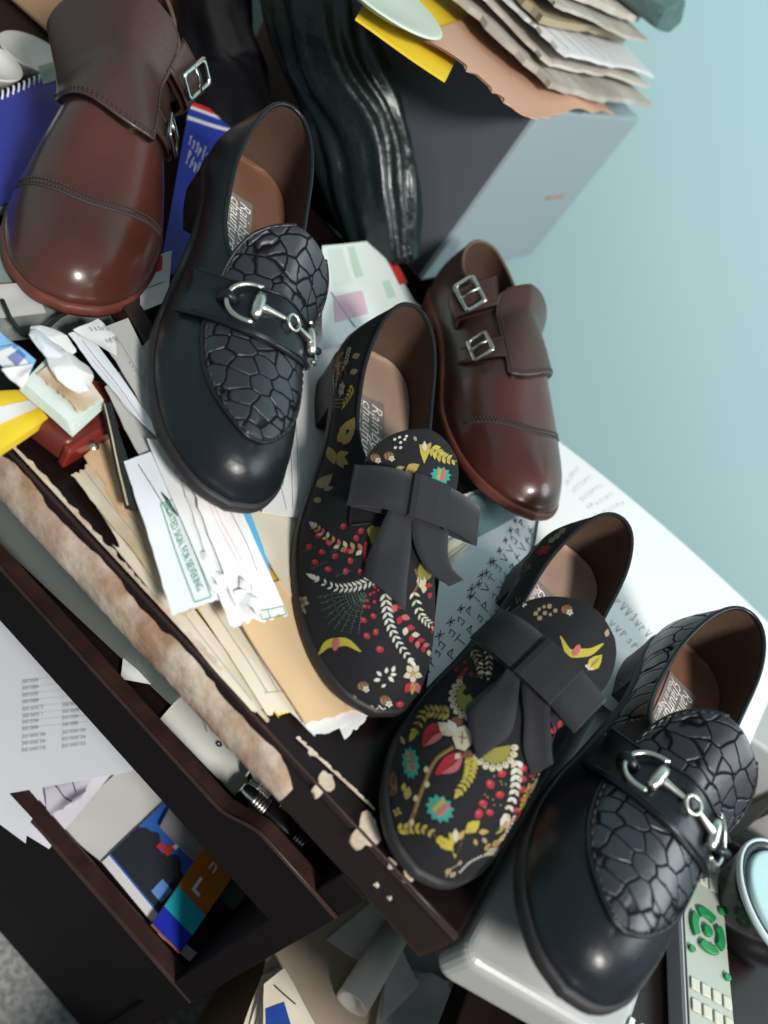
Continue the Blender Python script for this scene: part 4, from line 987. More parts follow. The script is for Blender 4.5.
# the sheets the black loafer lies on
hp = [(.034, 0), (.030, 1)]
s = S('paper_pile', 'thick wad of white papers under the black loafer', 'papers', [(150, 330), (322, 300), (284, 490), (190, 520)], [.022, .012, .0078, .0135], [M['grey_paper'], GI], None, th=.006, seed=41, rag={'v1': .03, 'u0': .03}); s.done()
s = S('paper_sheet', 'white sheet with small green print between loafer and slipper', 'paper', [(292, 300), (362, 312), (318, 520), (262, 512)], [.0205, .0012, .0030, .0165], [W_, GR, GI], LP, seed=42, th=.0006)
s.text('SIEV', .18, .93, (.06, -.02), (-.02, -.06), 1); s.line(.12, .55, .5, .97, .0006, 2).line(.3, .62, .6, .97, .0006, 2).line(.05, .8, .4, .98, .0006, 2); s.done()
s = S('paper_sheet', 'grey shaded sheet along the left side of the black loafer', 'paper', [(104, 388), (158, 330), (240, 500), (172, 520)], [.030, .036, .0225, .024], [M['grey_paper'], GI], LP, seed=43, rag={'u0': .02}); s.line(.35, .1, .6, .8).line(.55, .1, .75, .7); s.done()  # shade beside the loafer is put into the sheet's grey
s = S('black_folder', 'black folder edge leaning between the wallet and the white papers', 'folder', [(104, 404), (111, 402), (143, 508), (126, 506)], [.032, .034, .022, .018], [M['black_card'], M['old_cream']], None, seed=44, th=.003); s.rect(0, 0, .12, 1, 1, .0004, 6); s.done()
s = S('envelope', 'tan envelope end behind the black folder by the wallet', 'envelope', [(84, 456), (112, 432), (150, 540), (118, 512)], [.006, .006, .006, .006], [M['manila']], None, seed=45, th=.001); s.done()
s = S('cheque', 'white cheque printed with a green signature line below the black loafer', 'cheque', [(124, 461), (162, 448), (219, 600), (172, 616)], [.0275, .031, .0215, .018], [M['cool_white'], GR, M['ink']], LP, seed=46, rag={'v1': .01, 'u0': .02}, n=18)
s.box(.50, .34, .86, .97, .0006, 1)
s.text('INDATED SIGN. FOR SIEVEKING', .56, .355, (.0045, .0400), (.22, -.03), 1)
for k in range(4): s.line(.60 + .03 * k, .27 + .015 * k, .70 + .028 * k, .40 + .015 * k, .0009, 2, 2)
s.line(.30, .05, .62, .42, .0005, 2); s.done()
s = S('slip', 'long white slip with torn end, nearest the green printed cheque', 'paper', [(146, 440), (196, 440), (256, 590), (214, 597)], [.0315, .035, .0215, .0225], [W_, GI], 'white slips below the loafer toe', seed=47, rag={'v1': .07, 'u1': .05}, n=18, fold=.001); s.line(.3, .2, .42, .7).line(.55, .1, .7, .6); s.done()
s = S('slip', 'white slip with a boxed printed foot, lowest of those under the loafer toe', 'paper', [(176, 470), (226, 480), (289, 618), (230, 632)], [.0325, .0300, .0165, .0185], [W_, GI, GR], 'white slips below the loafer toe', seed=48, rag={'v1': .05, 'u0': .03}, n=18, fold=.001)
s.box(.55, .92, .98, .975, .0005, 2).line(.7, .92, .7, .97, .0005, 2); s.line(.55, .1, .72, .8).line(.4, .05, .5, .5); s.done()
s = S('slip', 'crumpled pinkish white receipt in front of the loafer toe', 'paper', [(184, 470), (232, 486), (276, 600), (236, 612)], [.0360, .0325, .0200, .0215], [mat('pinkish_paper', (.76, .72, .71), .75, .2), M['pink_ink'], GI], 'white slips below the loafer toe', seed=49, rag={'v1': .12, 'u0': .1}, n=16, wave=.0012); s.line(.3, .2, .45, .7, .0004, 1).line(.4, .2, .55, .7, .0004, 1).line(.7, .05, .8, .75, .0005, 2); s.done()
for k, (lab, q) in enumerate((('torn white paper shard lying on the receipts, pointing to the tan envelope', [(232, 592), (250, 588), (264, 612), (258, 616)]), ('folded white paper shard over the boxed slip', [(236, 572), (252, 586), (262, 606), (240, 600)]), ('small torn white paper curl by the green printed cheque', [(196, 552), (212, 558), (232, 590), (216, 588)]))):
    s = S('paper_scrap', lab, 'paper', q, [.024, .0275, .0225, .0245], [W_], LP, seed=60 + k, rag={'u0': .2, 'v1': .2}, n=8, wave=.002); s.done()
# receipts and long strips above
s = S('strip', 'long pale strip of paper running beside the loafer, upper one', 'paper', [(68, 334), (86, 328), (172, 448), (126, 408)], [.036, .038, .036, .030], [M['cool_white'], GI, M['pink_ink']], LP, seed=51, rag={'u0': .05}, n=16); s.line(.4, .1, .5, .95, .0005, 1, 10).line(.2, .1, .3, .8, .0004, 2, 10); s.done()
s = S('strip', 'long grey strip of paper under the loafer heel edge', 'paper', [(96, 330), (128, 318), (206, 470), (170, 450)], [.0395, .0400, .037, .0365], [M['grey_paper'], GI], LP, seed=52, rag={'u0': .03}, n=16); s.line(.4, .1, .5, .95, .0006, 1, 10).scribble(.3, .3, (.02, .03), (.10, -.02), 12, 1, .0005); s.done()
s = S('receipt', 'small white receipt with handwritten figures below the brown shoe toe', 'paper', [(73, 330), (98, 318), (115, 336), (117, 355)], [.0415, .0420, .0410, .0405], [W_, GI], LP, seed=53, n=10)
s.scribble(.35, .25, (.11, .08), (.10, -.20), 6, 1, .0007); s.scribble(.35, .75, (.09, .07), (.08, -.16), 7, 1, .0006, seed=9); s.done()
b_ = MB(); b_.add(*tube([at(120, 300, .026), at(152, 352, .024)], .010, 4)); o = b_.build('wooden_batten', M['worn_mahogany']); tag(o, 'brown wooden batten beside the loafer heel', 'batten'); rec(o); bevelled(o, .001)
# passbook pile with a torn cover, blue cheque, crumpled paper
pb = mat('passbook_pages', (.66, .74, .68), .75, .2)
for k in range(5):
    d = k * 1.6
    s = S('passbook_leaf', 'green tinted passbook page, one of the fanned pages over the wallet', 'page', [(20 + d * .4, 389 - d), (62 - d * .2, 340 + d * .6), (106 - d * .5, 406 - d * 1.2), (73 - d * .7, 436 - d * 2.2)], .0262 + k * .0016, [pb, GI], 'fanned passbook pages', seed=70 + k, th=.0009, wave=.0003); s.done()
s = S('passbook_cover', 'stained tan passbook leaf with torn corner on top of fanned pages', 'page', [(36, 374), (70, 350), (104, 401), (78, 414)], .0345, [mat('stained_paper', (.74, .67, .56), .8, .2, var=(28, (.50, .34, .20), .16)), M['kraft']], None, seed=77, rag={'v1': .10, 'u0': .12}, n=16, wave=.001); s.done()
s = S('cheque', 'pale blue cheque folded over at the left edge of the photograph', 'cheque', [(-38, 320), (-2, 330), (36, 360), (22, 389)], [.036, .038, .0385, .0360], [M['cheque_blue'], W_, M['blue_ink']], None, seed=78, n=14)
s.rect(-.02, .50, .75, .98, 1, .0005); s.line(.30, .44, .98, .46, .0006, 2).line(.30, .55, .98, .52, .0006, 2)
for k in range(9): s.rect(.34 + k * .06, .62, .38 + k * .06, .80, 2, .0008, 1)
s.done()
s = S('cheque_corner', 'white turned-up corner of the blue cheque over passbook pages', 'paper', [(1, 370), (33, 363), (26, 384), (22, 388)], [.0405, .0412, .0400, .0395], [W_], None, seed=79, n=8); s.done()
def crumple(name, lab, cx, cy, z, rx, ry, h, m, seed, ang=0.0):
    h *= .55
    r = random.Random(seed); P0 = at(cx, cy, z); V = []; n = 11
    bm = bmesh.new(); bmesh.ops.create_icosphere(bm, subdivisions=3, radius=1.0)
    ph = [r.uniform(0, 6) for _ in range(6)]; ca, sa = math.cos(ang), math.sin(ang)
    pl = [(Vector((r.uniform(-1, 1), r.uniform(-1, 1), r.uniform(-.3, 1))).normalized(), r.uniform(.50, .85)) for _ in range(14)]
    for v in bm.verts:
        p = v.co.copy()
        for nrm, d in pl:
            e = p.dot(nrm) - d
            if e > 0: p -= nrm * e * .92
        p *= 1 + r.uniform(-.03, .03); x, y = p.x * rx, p.y * ry
        v.co = P0 + Vector((x * ca - y * sa, x * sa + y * ca, max(p.z, -.55) * h + .55 * h))
    me = bpy.data.meshes.new(name); bm.to_mesh(me); bm.free(); me.materials.append(m); o = bpy.data.objects.new(name, me); C.objects.link(o); rec(o); return tag(o, lab, 'paper', 'crumpled paper lumps')
crumple('crumpled_paper', 'crumpled white paper lump, topmost above the fanned passbook pages', 54, 346, .0355, .016, .010, .008, W_, 1, .4)
crumple('crumpled_paper', 'long crumpled white paper lump in the middle over the passbook', 60, 364, .0370, .024, .011, .009, M['cool_white'], 2, -.1)
crumple('crumpled_paper', 'crumpled white paper lump lying nearest the passbook page corner', 72, 374, .0380, .019, .012, .011, W_, 3, -.2)
# yellow booklet and wallet
s = S('booklet', 'yellow booklet with a white label band at the left edge', 'booklet', [(-40, 392), (25, 390), (48, 418), (-30, 470)], .0190, [M['yellow'], W_, M['blue_ink']], None, seed=80, th=.007, n=12)
s.rect(-.01, .34, 1.01, .62, 1, .0005); s.text('w', .50, .56, (.10, .05), (.02, -.16), 2); s.done()
wl = mat('wallet_leather', (.13, .022, .014), .35, .5, bump=(180, .2), coat=.3)
wa = thing('wallet', 'red brown leather wallet with a snap tab, half under the passbook', 'wallet', tuple(at(70, 430, 0)))
wi = wa.matrix_basis.inverted()
def wpoly(nm, pts, z0, z1, m, bev=.004):
    P_ = [at(x, y, z0) - wa.location for x, y in pts]; v, f = prism([(p.x, p.y) for p in P_], P_[0].z, P_[0].z + z1 - z0); o = mk(nm, v, f, m, wa, False); return bevelled(o, bev, 4)
wpoly('body', [(24, 436), (66, 392), (114, 404), (114, 436), (60, 464)], .001, .0185, wl)
wpoly('tab', [(56, 462), (66, 456), (110, 428), (114, 440), (62, 470)], .0015, .0170, mat('wallet_tab', (.20, .022, .014), .3, .5, coat=.4), .002)
c_ = at(94, 446, .0172) - wa.location; mk('snap', *lathe([(0, .0016), (.0022, .0012), (.0030, 0)], 16, Matrix.Translation(c_)), M['pewter'], wa)
# ------------------------------------------------------------------ around the right-hand shoes
s = S('paper_sheet', 'handwritten white sheet with rows of star marks between the two slippers', 'paper', [(448, 500), (556, 462), (640, 640), (424, 716)], [.0028, .0028, .0028, .0028], [mat('note_paper', (.74, .78, .80), .75, .2), M['ink']], None, seed=90, th=.0006, n=18, wave=.0003)
def pxuv(s, x, y):
    """sight point -> (u, v) on the sheet"""
    best = (1e9, 0, 0); p = at(x, y, .0028); u, v = .5, .5
    for it in range(40):
        q = s.P(u, v); e = p - q; a = (s.P(u + .01, v) - q) / .01; b = (s.P(u, v + .01) - q) / .01
        det = a.x * b.y - a.y * b.x; u += (e.x * b.y - e.y * b.x) / det * .7; v += (a.x * e.y - a.y * e.x) / det * .7
    return u, v
def row(s, x0, y0, x1, y1, n, hx, hy, m=1, w=.0007, seed=1, stars=False):
    a = pxuv(s, x0, y0); c = pxuv(s, x1, y1); h = pxuv(s, x0 + hx, y0 + hy)
    s.scribble(a[0], a[1], ((c[0] - a[0]) / n, (c[1] - a[1]) / n), (h[0] - a[0], h[1] - a[1]), n, m, w, seed, stars)
row(s, 438, 642, 520, 516, 11, -6, -5, stars=True, seed=2)
row(s, 441, 652, 528, 520, 13, -9, -7, seed=3)
row(s, 452, 660, 536, 528, 13, -9, -7, seed=4)
row(s, 462, 664, 546, 538, 12, -8, -6, seed=5)
row(s, 470, 596, 498, 556, 3, -6, -5, stars=True, seed=6)
row(s, 428, 676, 444, 650, 3, -9, -7, seed=7)
s.done()
s = S('booklet', 'cream paged booklet corner under the black bow of the left slipper', 'booklet', [(436, 548), (474, 528), (477, 538), (446, 566)], [.0070, .0070, .0070, .0070], [M['cream'], GI], None, seed=91, th=.0035); s.line(.0, .6, 1, .6, .0004).line(0, .85, 1, .85, .0006); s.done()
s = S('card_sheet', 'pale teal patch beneath the toe of the far brown shoe', 'card', [(470, 496), (512, 486), (526, 512), (480, 536)], [.0050] * 4, [mat('teal_patch', (.25, .40, .40), .5, .4)], None, seed=92, th=.0015, wave=.0002); s.done()  # flat patch in pale teal lying on the papers
s = S('paper_sheet', 'large bright white sheet draped over the back edge behind the right slippers', 'paper', [(552, 436), (792, 646), (726, 800), (520, 640)], [.0055, .0055, .0050, .0050], [W_, GI, M['ink']], None, seed=93, th=.0006, n=24, wave=.0003, bulge=.012)
for k in range(5): row(s, 566 + 7 * k, 500 + 8 * k - 12, 578 + 12 * k, 470 + 9 * k, 7, -4, -4, 1, .0004, seed=20 + k)
row(s, 612, 604, 656, 652, 9, 6, -7, 2, .0004, seed=31); row(s, 606, 625, 640, 660, 6, 6, -7, 2, .0004, seed=32)
s.done()
# cheque behind the black loafer, with its red tag
s = S('cheque', 'pink and green printed cheque standing out behind the loafer, red tag on it', 'cheque', [(322, 246), (379, 240), (424, 316), (322, 350)], [.030, .028, .014, .027], [mat('cheque_paper', (.76, .82, .79), .7, .2), M['pale_green'], M['pink_ink'], M['red'], W_, M['blue_ink']], None, seed=94, n=14)
s.rect(.42, .04, .52, .40, 1).rect(.72, .50, .82, .70, 1); s.rect(.12, .55, .45, .80, 2).line(.1, .5, .3, .9, .0016, 5); s.rect(.92, .28, 1.04, .58, 3, .0006)
s.text('SY 2', .94, .30, (.0, .075), (.11, -.02), 4, bold=.01)
for k in range(8): s.line(.10 + .03 * k, .05, .14 + .03 * k, .45, .0006, 1)
s.done()
# ------------------------------------------------------------------ inside the upper shelf
zs = S1 + .0015
s = S('paper_sheet', 'white sheet with a small rosette on the upper shelf under roll-on bottles', 'paper', [(200, 672), (300, 775), (246, 806), (160, 719)], zs + .002, [mat('shelf_sheet', (.66, .66, .60), .75, .2), M['ink'], GI], None, seed=101, th=.001, wave=.0004)
for k in range(9):
    a = 2 * PI * k / 9; s.line(.47 + .030 * math.cos(a), .62 + .05 * math.sin(a), .47 + .012 * math.cos(a + .8), .62 + .02 * math.sin(a + .8), .0009, 1, 2)
s.scribble(.15, .45, (.02, .02), (-.02, -.07), 10, 2, .0004); s.done()
s = S('paper_sheet', 'small white sheet corner on the upper shelf, left of the rosette sheet', 'paper', [(126, 640), (176, 668), (168, 686), (120, 679)], zs + .003, [W_, GI], None, seed=102); s.line(.2, .3, .7, .5).line(.2, .5, .8, .7); s.done()
s = S('ledger', 'thin grey ledger lying on the upper shelf close under the torn edge', 'ledger', [(-40, 424), (214, 660), (197, 674), (-40, 453)], S1 + .046, [mat('ledger_grey', (.19, .21, .20), .7, .2, var=(10, (.15, .17, .16), .2)), M['black_card']], None, seed=103, th=.044, wave=.0003); s.rect(-.01, -.01, 1.01, .42, 1, .0004, 10); s.done()  # black band paints the shade below the torn edge
bk = mat('bottle_black', (.008, .008, .011), .3, .5, coat=.4); gl = mat('bottle_print', (.50, .42, .10), .4, .4)
def rollon(lab, p0, p1):
    a = at(*p0, zs + .0115); b = at(*p1, zs + .0115); d = (b - a).normalized(); ln = max((b - a).length, .055)
    t = thing('roll_on_bottle', lab, 'bottle', tuple(a - Vector((0, 0, .0095))), 'roll-on bottles on the upper shelf')
    q = Vector((0, 0, 1)).rotation_difference(d).to_matrix().to_4x4(); Mx = Matrix.Translation(Vector((0, 0, .0095))) @ q; R = .0075
    mk('cap', *lathe([(0, 0), (R * .6, 0), (R * .85, .002), (R * .95, .005), (R, .010)], 24, Mx), M['steel'], t)
    rb = [(R * .9, .009)]
    for k in range(5): rb += [(R * 1.02, .010 + .0022 * k), (R * 1.02, .0112 + .0022 * k), (R * .90, .0116 + .0022 * k)]
    mk('ribbed_collar', *lathe(rb, 24, Mx), M['pewter'], t)
    mk('body', *lathe([(R * .95, .021), (R * 1.05, .023), (R * 1.05, ln - .012), (R * .95, ln - .010)], 24, Mx), bk, t)
    rb = [(R * .9, ln - .011)]
    for k in range(4): rb += [(R * 1.0, ln - .0105 + .0022 * k), (R * 1.0, ln - .0093 + .0022 * k), (R * .88, ln - .0090 + .0022 * k)]
    rb += [(0, ln - .002)]; mk('ribbed_foot', *lathe(rb, 24, Mx), M['pewter'], t)
    V = []
    for (w0, w1, h0, h1) in ((1.1, 1.9, ln * .52, ln * .55), (1.2, 1.5, ln * .57, ln * .66), (1.6, 1.85, ln * .57, ln * .64)):
        pass
    b2 = MB()
    for (w0, w1, h0, h1) in ((.7, 2.4, ln * .52, ln * .54), (1.0, 1.5, ln * .56, ln * .66), (1.7, 2.0, ln * .56, ln * .62)):
        k = 6; v = [Mx @ Vector((R * 1.07 * math.cos(w0 + (w1 - w0) * i / k - 3.0), R * 1.07 * math.sin(w0 + (w1 - w0) * i / k - 3.0), h)) for h in (h0, h1) for i in range(k + 1)]
        b2.add(v, [(i, i + 1, k + 2 + i, k + 1 + i) for i in range(k)])
    b2.build('gold_print', gl, t)
rollon('black roll-on bottle with ribbed silver cap, nearer the torn desk edge', (249, 770), (302, 812))
rollon('black roll-on bottle with ribbed silver cap, nearer the front board', (240, 789), (288, 832))
a = at(330, 876, zs + .006); b = at(346, 838, zs + .006)
t = thing('highlighter', 'green tipped highlighter pen on the upper shelf', 'pen', tuple(a - Vector((0, 0, .006)))); d = b - a
mk('cap', *tube([Vector((0, 0, .006)), d * .30 + Vector((0, 0, .006))], [.0052, .0056], 14), mat('pen_green', (.02, .35, .05), .35, .5), t)
mk('barrel', *tube([d * .30 + Vector((0, 0, .006)), d + Vector((0, 0, .006))], [.0054, .0050], 14), mat('pen_grey', (.35, .38, .35), .4, .4), t)
# ------------------------------------------------------------------ lower shelf
z0 = S2 + .002
ls = mat('lilac_paper', (.72, .70, .76), .75, .2)
def lowsheet(nm, lab, ct, cor, dz, mats, **k): return S(nm, lab, ct, cor, z0 + dz, mats, k.pop('group', None), **k)
s = lowsheet('card_sheet', 'plain grey card on the lower shelf beside the number sheet', 'card', [(150, 742), (196, 800), (104, 863), (58, 826)], .004, [mat('grey_card', (.56, .55, .53), .7, .2)], seed=111, th=.0015); s.done()
s = lowsheet('paper_sheet', 'white sheet under the number sheet, corner hanging over the lower board', 'paper', [(30, 720), (130, 752), (49, 849), (-30, 800)], .0075, [ls, M['grey_paper']], seed=112, th=.0008); s.done()
s = lowsheet('paper_sheet', 'white sheet with a ragged tear at the left of the lower shelf', 'paper', [(-60, 720), (60, 742), (26, 843), (-60, 780)], .0100, [M['cool_white']], seed=113, th=.0008, rag={'u1': .03}); s.done()
s = lowsheet('paper_scrap', 'crumpled lilac grey scrap showing through the torn sheet', 'paper', [(40, 776), (100, 770), (82, 800), (50, 818)], .0118, [mat('lilac_scrap', (.48, .45, .52), .7, .3), M['ink']], seed=114, rag={'u1': .15, 'v1': .2}, wave=.0025); s.line(.2, .3, .6, .9, .001, 1).line(.5, .1, .7, .6, .001, 1); s.done()
s = lowsheet('price_list', 'white printed list of numbers upside down on the lower shelf', 'paper', [(-110, 650), (60, 590), (133, 771), (-60, 805)], .0185, [M['cool_white'], mat('list_ink', (.20, .20, .21), .8, .1), mat('list_rule', (.52, .52, .54), .8, .1)], seed=115, th=.0006, wave=.0004, n=18)
z_ = z0 + .0185
def lst(x, y):
    p = at(x, y, z_); u, v = .6, .5
    for it in range(40):
        q = s.P(u, v); e = p - q; a = (s.P(u + .01, v) - q) / .01; b = (s.P(u, v + .01) - q) / .01
        det = a.x * b.y - a.y * b.x; u += (e.x * b.y - e.y * b.x) / det * .7; v += (a.x * e.y - a.y * e.x) / det * .7
    return u, v
# the figures read upside down: a line starts at its right end in the photograph and runs left
vals = ['50,000.00', '45,000.00', '40,000.00', '480.00', '450.00', '1,500.00', '2,500.00', '480.00', '450.00', '480.00', '450.00']
def pxtext(tx, x, y, k=1):
    o = lst(x, y); du = lst(x - 6, y + .7); dv = lst(x + .4, y + 5.2)
    s.text(tx, o[0], o[1], (du[0] - o[0], du[1] - o[1]), (dv[0] - o[0], dv[1] - o[1]), 1)
for i, tx in enumerate(vals):
    pxtext(tx, 24.5 + len(tx) * 2.35, 746.2 - 6.75 * i - .6)
for i, tx in enumerate(vals[:7]):
    pxtext(tx, 64.5 + len(tx) * 2.35, 742.0 - 6.75 * i - .6)
for i in range(8):
    p = lst(22, 728 - 6.75 * i); q = lst(88, 722 - 6.75 * i); s.line(*p, *q, .0004, 2)
for xx in (22, 62):
    p = lst(xx, 752); q = lst(xx, 680); s.line(*p, *q, .0004, 2)
s.done()
ph = lowsheet('photo_print', 'glossy photograph with blue sky and dark figures on the lower shelf', 'photo', [(166, 800), (212, 856), (152, 922), (102, 862)], .007, [mat('photo_border', (.66, .65, .66), .5, .4), mat('photo_blue', (.035, .12, .42), .3, .5), mat('photo_dark', (.025, .028, .035), .3, .5), mat('photo_sky', (.12, .26, .58), .3, .5), M['red'], W_], seed=121, th=.0008, wave=.0003)
ph.rect(.0, .0, 1.0, .90, 1, .0003, 8); ph.rect(.0, .52, .98, .88, 2, .0005, 8)
k = 24; r_ = random.Random(4); V = []; 
for i in range(k + 1):
    u = i / k; V += [ph.P(u, .52 - .05 - .10 * abs(math.sin(u * 7)) - r_.uniform(0, .06), .0006), ph.P(u, .56, .0006)]
ph.b.add(V, [(2 * i, 2 * i + 1, 2 * i + 3, 2 * i + 2) for i in range(k)], 2)
ph.rect(.62, .02, .99, .24, 2, .0006); ph.rect(.72, .62, .92, .80, 3, .0007); ph.rect(.46, .30, .56, .42, 4, .0008); ph.rect(.52, .22, .58, .30, 5, .0008); ph.rect(.36, .36, .44, .44, 4, .0008)
ph.done()
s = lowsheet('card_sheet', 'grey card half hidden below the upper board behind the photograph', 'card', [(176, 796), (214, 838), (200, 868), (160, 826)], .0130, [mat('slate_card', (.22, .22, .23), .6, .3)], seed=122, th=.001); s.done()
s = lowsheet('letter_strip', 'card strip with orange, teal and blue squares bearing white letters', 'card', [(208, 842), (236, 872), (180, 953), (152, 924)], .0160, [mat('strip_orange', (.42, .13, .015), .4, .4), mat('strip_teal', (.015, .34, .42), .4, .4), mat('strip_blue', (.012, .025, .35), .4, .4), W_], seed=123, th=.003, wave=.0002)
s.rect(0, .56, 1, .80, 1, .0006); s.rect(0, .80, 1, 1, 2, .0006)
s.text('L', .30, .48, (.55, .0), (.0, -.22), 3, bold=.03); s.text('N', .28, .76, (.55, 0), (0, -.22), 3, bold=.03); s.text('n', .34, .20, (.5, 0), (0, -.2), 3)
s.done()
s = lowsheet('photo_print', 'dark photograph with a pale border at the right end of the lower shelf', 'photo', [(226, 860), (276, 908), (212, 980), (158, 934)], .0045, [mat('print_border', (.42, .41, .41), .5, .4), mat('print_dark', (.012, .012, .016), .35, .5), mat('print_grey', (.10, .10, .10), .4, .4)], seed=124, th=.001, wave=.0003)
s.rect(.0, .03, .93, .90, 1, .0004, 8); s.rect(.25, .06, .90, .34, 2, .0006, 6); s.done()
# ------------------------------------------------------------------ knee hole: carton with papers on it
zk = -.27
kc = thing('carton', 'brown carton in the knee hole carrying a heap of papers', 'box', (.36, .34, 0))
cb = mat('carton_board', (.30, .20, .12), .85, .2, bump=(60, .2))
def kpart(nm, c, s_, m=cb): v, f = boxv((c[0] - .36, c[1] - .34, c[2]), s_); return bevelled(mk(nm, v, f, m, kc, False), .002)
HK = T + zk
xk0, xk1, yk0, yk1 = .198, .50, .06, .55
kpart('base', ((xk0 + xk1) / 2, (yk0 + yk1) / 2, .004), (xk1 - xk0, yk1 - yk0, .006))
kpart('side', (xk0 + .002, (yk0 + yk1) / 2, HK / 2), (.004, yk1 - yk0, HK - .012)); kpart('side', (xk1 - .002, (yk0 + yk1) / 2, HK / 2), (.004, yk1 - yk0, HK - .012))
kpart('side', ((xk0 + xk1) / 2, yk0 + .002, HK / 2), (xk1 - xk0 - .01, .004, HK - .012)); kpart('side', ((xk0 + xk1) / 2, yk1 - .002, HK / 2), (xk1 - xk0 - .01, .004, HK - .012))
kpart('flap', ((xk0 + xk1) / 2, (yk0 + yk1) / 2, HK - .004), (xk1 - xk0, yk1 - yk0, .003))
KP = 'papers on the knee hole carton'
def ks(nm, lab, ct, cor, dz, mats, **k): return S(nm, lab, ct, cor, [zk + q for q in dz] if hasattr(dz, '__len__') else zk + dz, mats, k.pop('group', None), **k)
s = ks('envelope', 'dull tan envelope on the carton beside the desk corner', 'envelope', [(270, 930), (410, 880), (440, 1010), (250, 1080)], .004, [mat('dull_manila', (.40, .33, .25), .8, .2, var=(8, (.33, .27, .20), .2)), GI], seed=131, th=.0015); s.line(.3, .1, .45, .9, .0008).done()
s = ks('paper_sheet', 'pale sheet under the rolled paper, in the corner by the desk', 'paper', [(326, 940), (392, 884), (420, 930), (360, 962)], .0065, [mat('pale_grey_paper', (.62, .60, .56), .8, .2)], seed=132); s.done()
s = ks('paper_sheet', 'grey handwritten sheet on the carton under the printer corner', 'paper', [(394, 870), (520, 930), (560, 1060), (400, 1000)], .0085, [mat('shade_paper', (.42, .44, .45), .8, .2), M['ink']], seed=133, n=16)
for k in range(5): s.scribble(.22 + .02 * k, .22 + .15 * k, (.045, .004), (.0, -.07), 13, 1, .0008, seed=40 + k)
s.done()
a = at(399, 925, zk + .024); b = at(352, 1003, zk + .020); R = .0125; d = (b - a).normalized(); q1 = d.orthogonal().normalized(); q2 = d.cross(q1); V = []
for i in range(60):
    w = i / 59 * 2 * PI * 2.6; r = R * (1 - .30 * i / 59)
    for pnt in (a, b): V.append(pnt + (q1 * math.cos(w) + q2 * math.sin(w)) * r * (1 if pnt is a else 1.1))
o = mk('paper_roll', V, [(2 * i, 2 * i + 1, 2 * i + 3, 2 * i + 2) for i in range(59)], mat('roll_paper', (.70, .66, .60), .8, .2)); sd = o.modifiers.new('solid', 'SOLIDIFY'); sd.thickness = .0006; tag(o, 'rolled up white paper lying on the carton heap', 'paper roll'); rec(o)
s = ks('paper_sheet', 'torn pale sheet at the bottom of the photograph, right of the paper roll', 'paper', [(388, 960), (450, 978), (470, 1060), (372, 1050)], [.016, .016, .012, .012], [M['grey_paper'], GI], seed=134, rag={'u1': .1, 'v0': .08}, n=16, wave=.002); s.done()
s = ks('paper_sheet', 'narrow folded white sheet leaning against the paper roll', 'paper', [(386, 946), (402, 950), (422, 982), (384, 1022)], [.022, .024, .022, .016], [mat('fold_paper', (.60, .58, .58), .8, .2)], seed=135, rag={'u1': .12}, n=10); s.done()
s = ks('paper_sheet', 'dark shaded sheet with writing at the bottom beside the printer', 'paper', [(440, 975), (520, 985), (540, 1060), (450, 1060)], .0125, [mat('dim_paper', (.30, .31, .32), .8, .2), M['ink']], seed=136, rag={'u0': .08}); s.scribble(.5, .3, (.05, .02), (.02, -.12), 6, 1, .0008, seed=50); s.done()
for k in range(5):
    s = ks('booklet_leaf', 'curling cream leaf of the stapled booklet at the bottom edge', 'page', [(262 + 3 * k, 976 - 1.2 * k), (276 + 2 * k, 968), (312, 1045), (230 + 9 * k, 1060)], .006 + .0022 * k, [M['cream'], M['ink']], seed=140 + k, group='booklet leaves at the bottom edge', wave=.0006); s.done()
s = ks('booklet', 'stapled cream booklet with a blue picture at the bottom edge', 'booklet', [(264, 984), (284, 968), (330, 1050), (262, 1060)], .0195, [M['cream'], mat('booklet_blue', (.02, .06, .30), .4, .4), M['ink']], seed=139)
s.rect(.05, .35, .55, .95, 1, .0005); s.line(.42, .10, .80, .42, .0012, 2); s.done()
# ------------------------------------------------------------------ printer and what stands beside it
PX = [at(455, 957, -.002), None, None, None]
P0 = at(456, 957, -.002); P1 = at(500, 875, -.002); py = (at(524, 836, -.002) - P0); py.z = 0; pyd = py.normalized(); pxd = Vector((pyd.y, -pyd.x, 0))
fx = at(560, 1017, -.002) - P0; fx.z = 0
WP, DPp, HP = .20, .44, .085
pr_ = thing('printer', 'light grey printer with rounded lid under the right black loafer', 'printer', (P0.x + .12, P0.y + .2, T - .002 - HP))
grey_pl = mat('printer_plastic', (.33, .33, .32), .35, .5, bump=(400, .05)); blk_pl = mat('printer_black', (.010, .010, .011), .2, .6, coat=.3)
pdir = fx.normalized(); qd = Vector((-pdir.y, pdir.x, 0))
def pp(u, v, z): return P0 + pdir * u + pyd * v + Vector((0, 0, z)) - pr_.location
def rpoly(u0, u1, v0, v1, r, k=6):
    out = []
    for cx, cy, a0 in ((u1 - r, v1 - r, 0), (u0 + r, v1 - r, 90), (u0 + r, v0 + r, 180), (u1 - r, v0 + r, 270)):
        for i in range(k + 1):
            w = math.radians(a0 + 90 * i / k); out.append((cx + r * math.cos(w), cy + r * math.sin(w)))
    return out
def pslab(nm, u0, u1, v0, v1, z0, z1, m, r=.012, bev=.005):
    pl = rpoly(u0, u1, v0, v1, r); n = len(pl); V = [pp(u, v, z0) for u, v in pl] + [pp(u, v, z1) for u, v in pl]
    o = mk(nm, V, [tuple(range(n))[::-1], tuple(range(n, 2 * n))] + [(i, (i + 1) % n, (i + 1) % n + n, i + n) for i in range(n)], m, pr_, False); bevelled(o, bev, 4, 50); return o
pslab('lid', 0, .108, 0, DPp, -.028, .002, grey_pl, .014, .006)
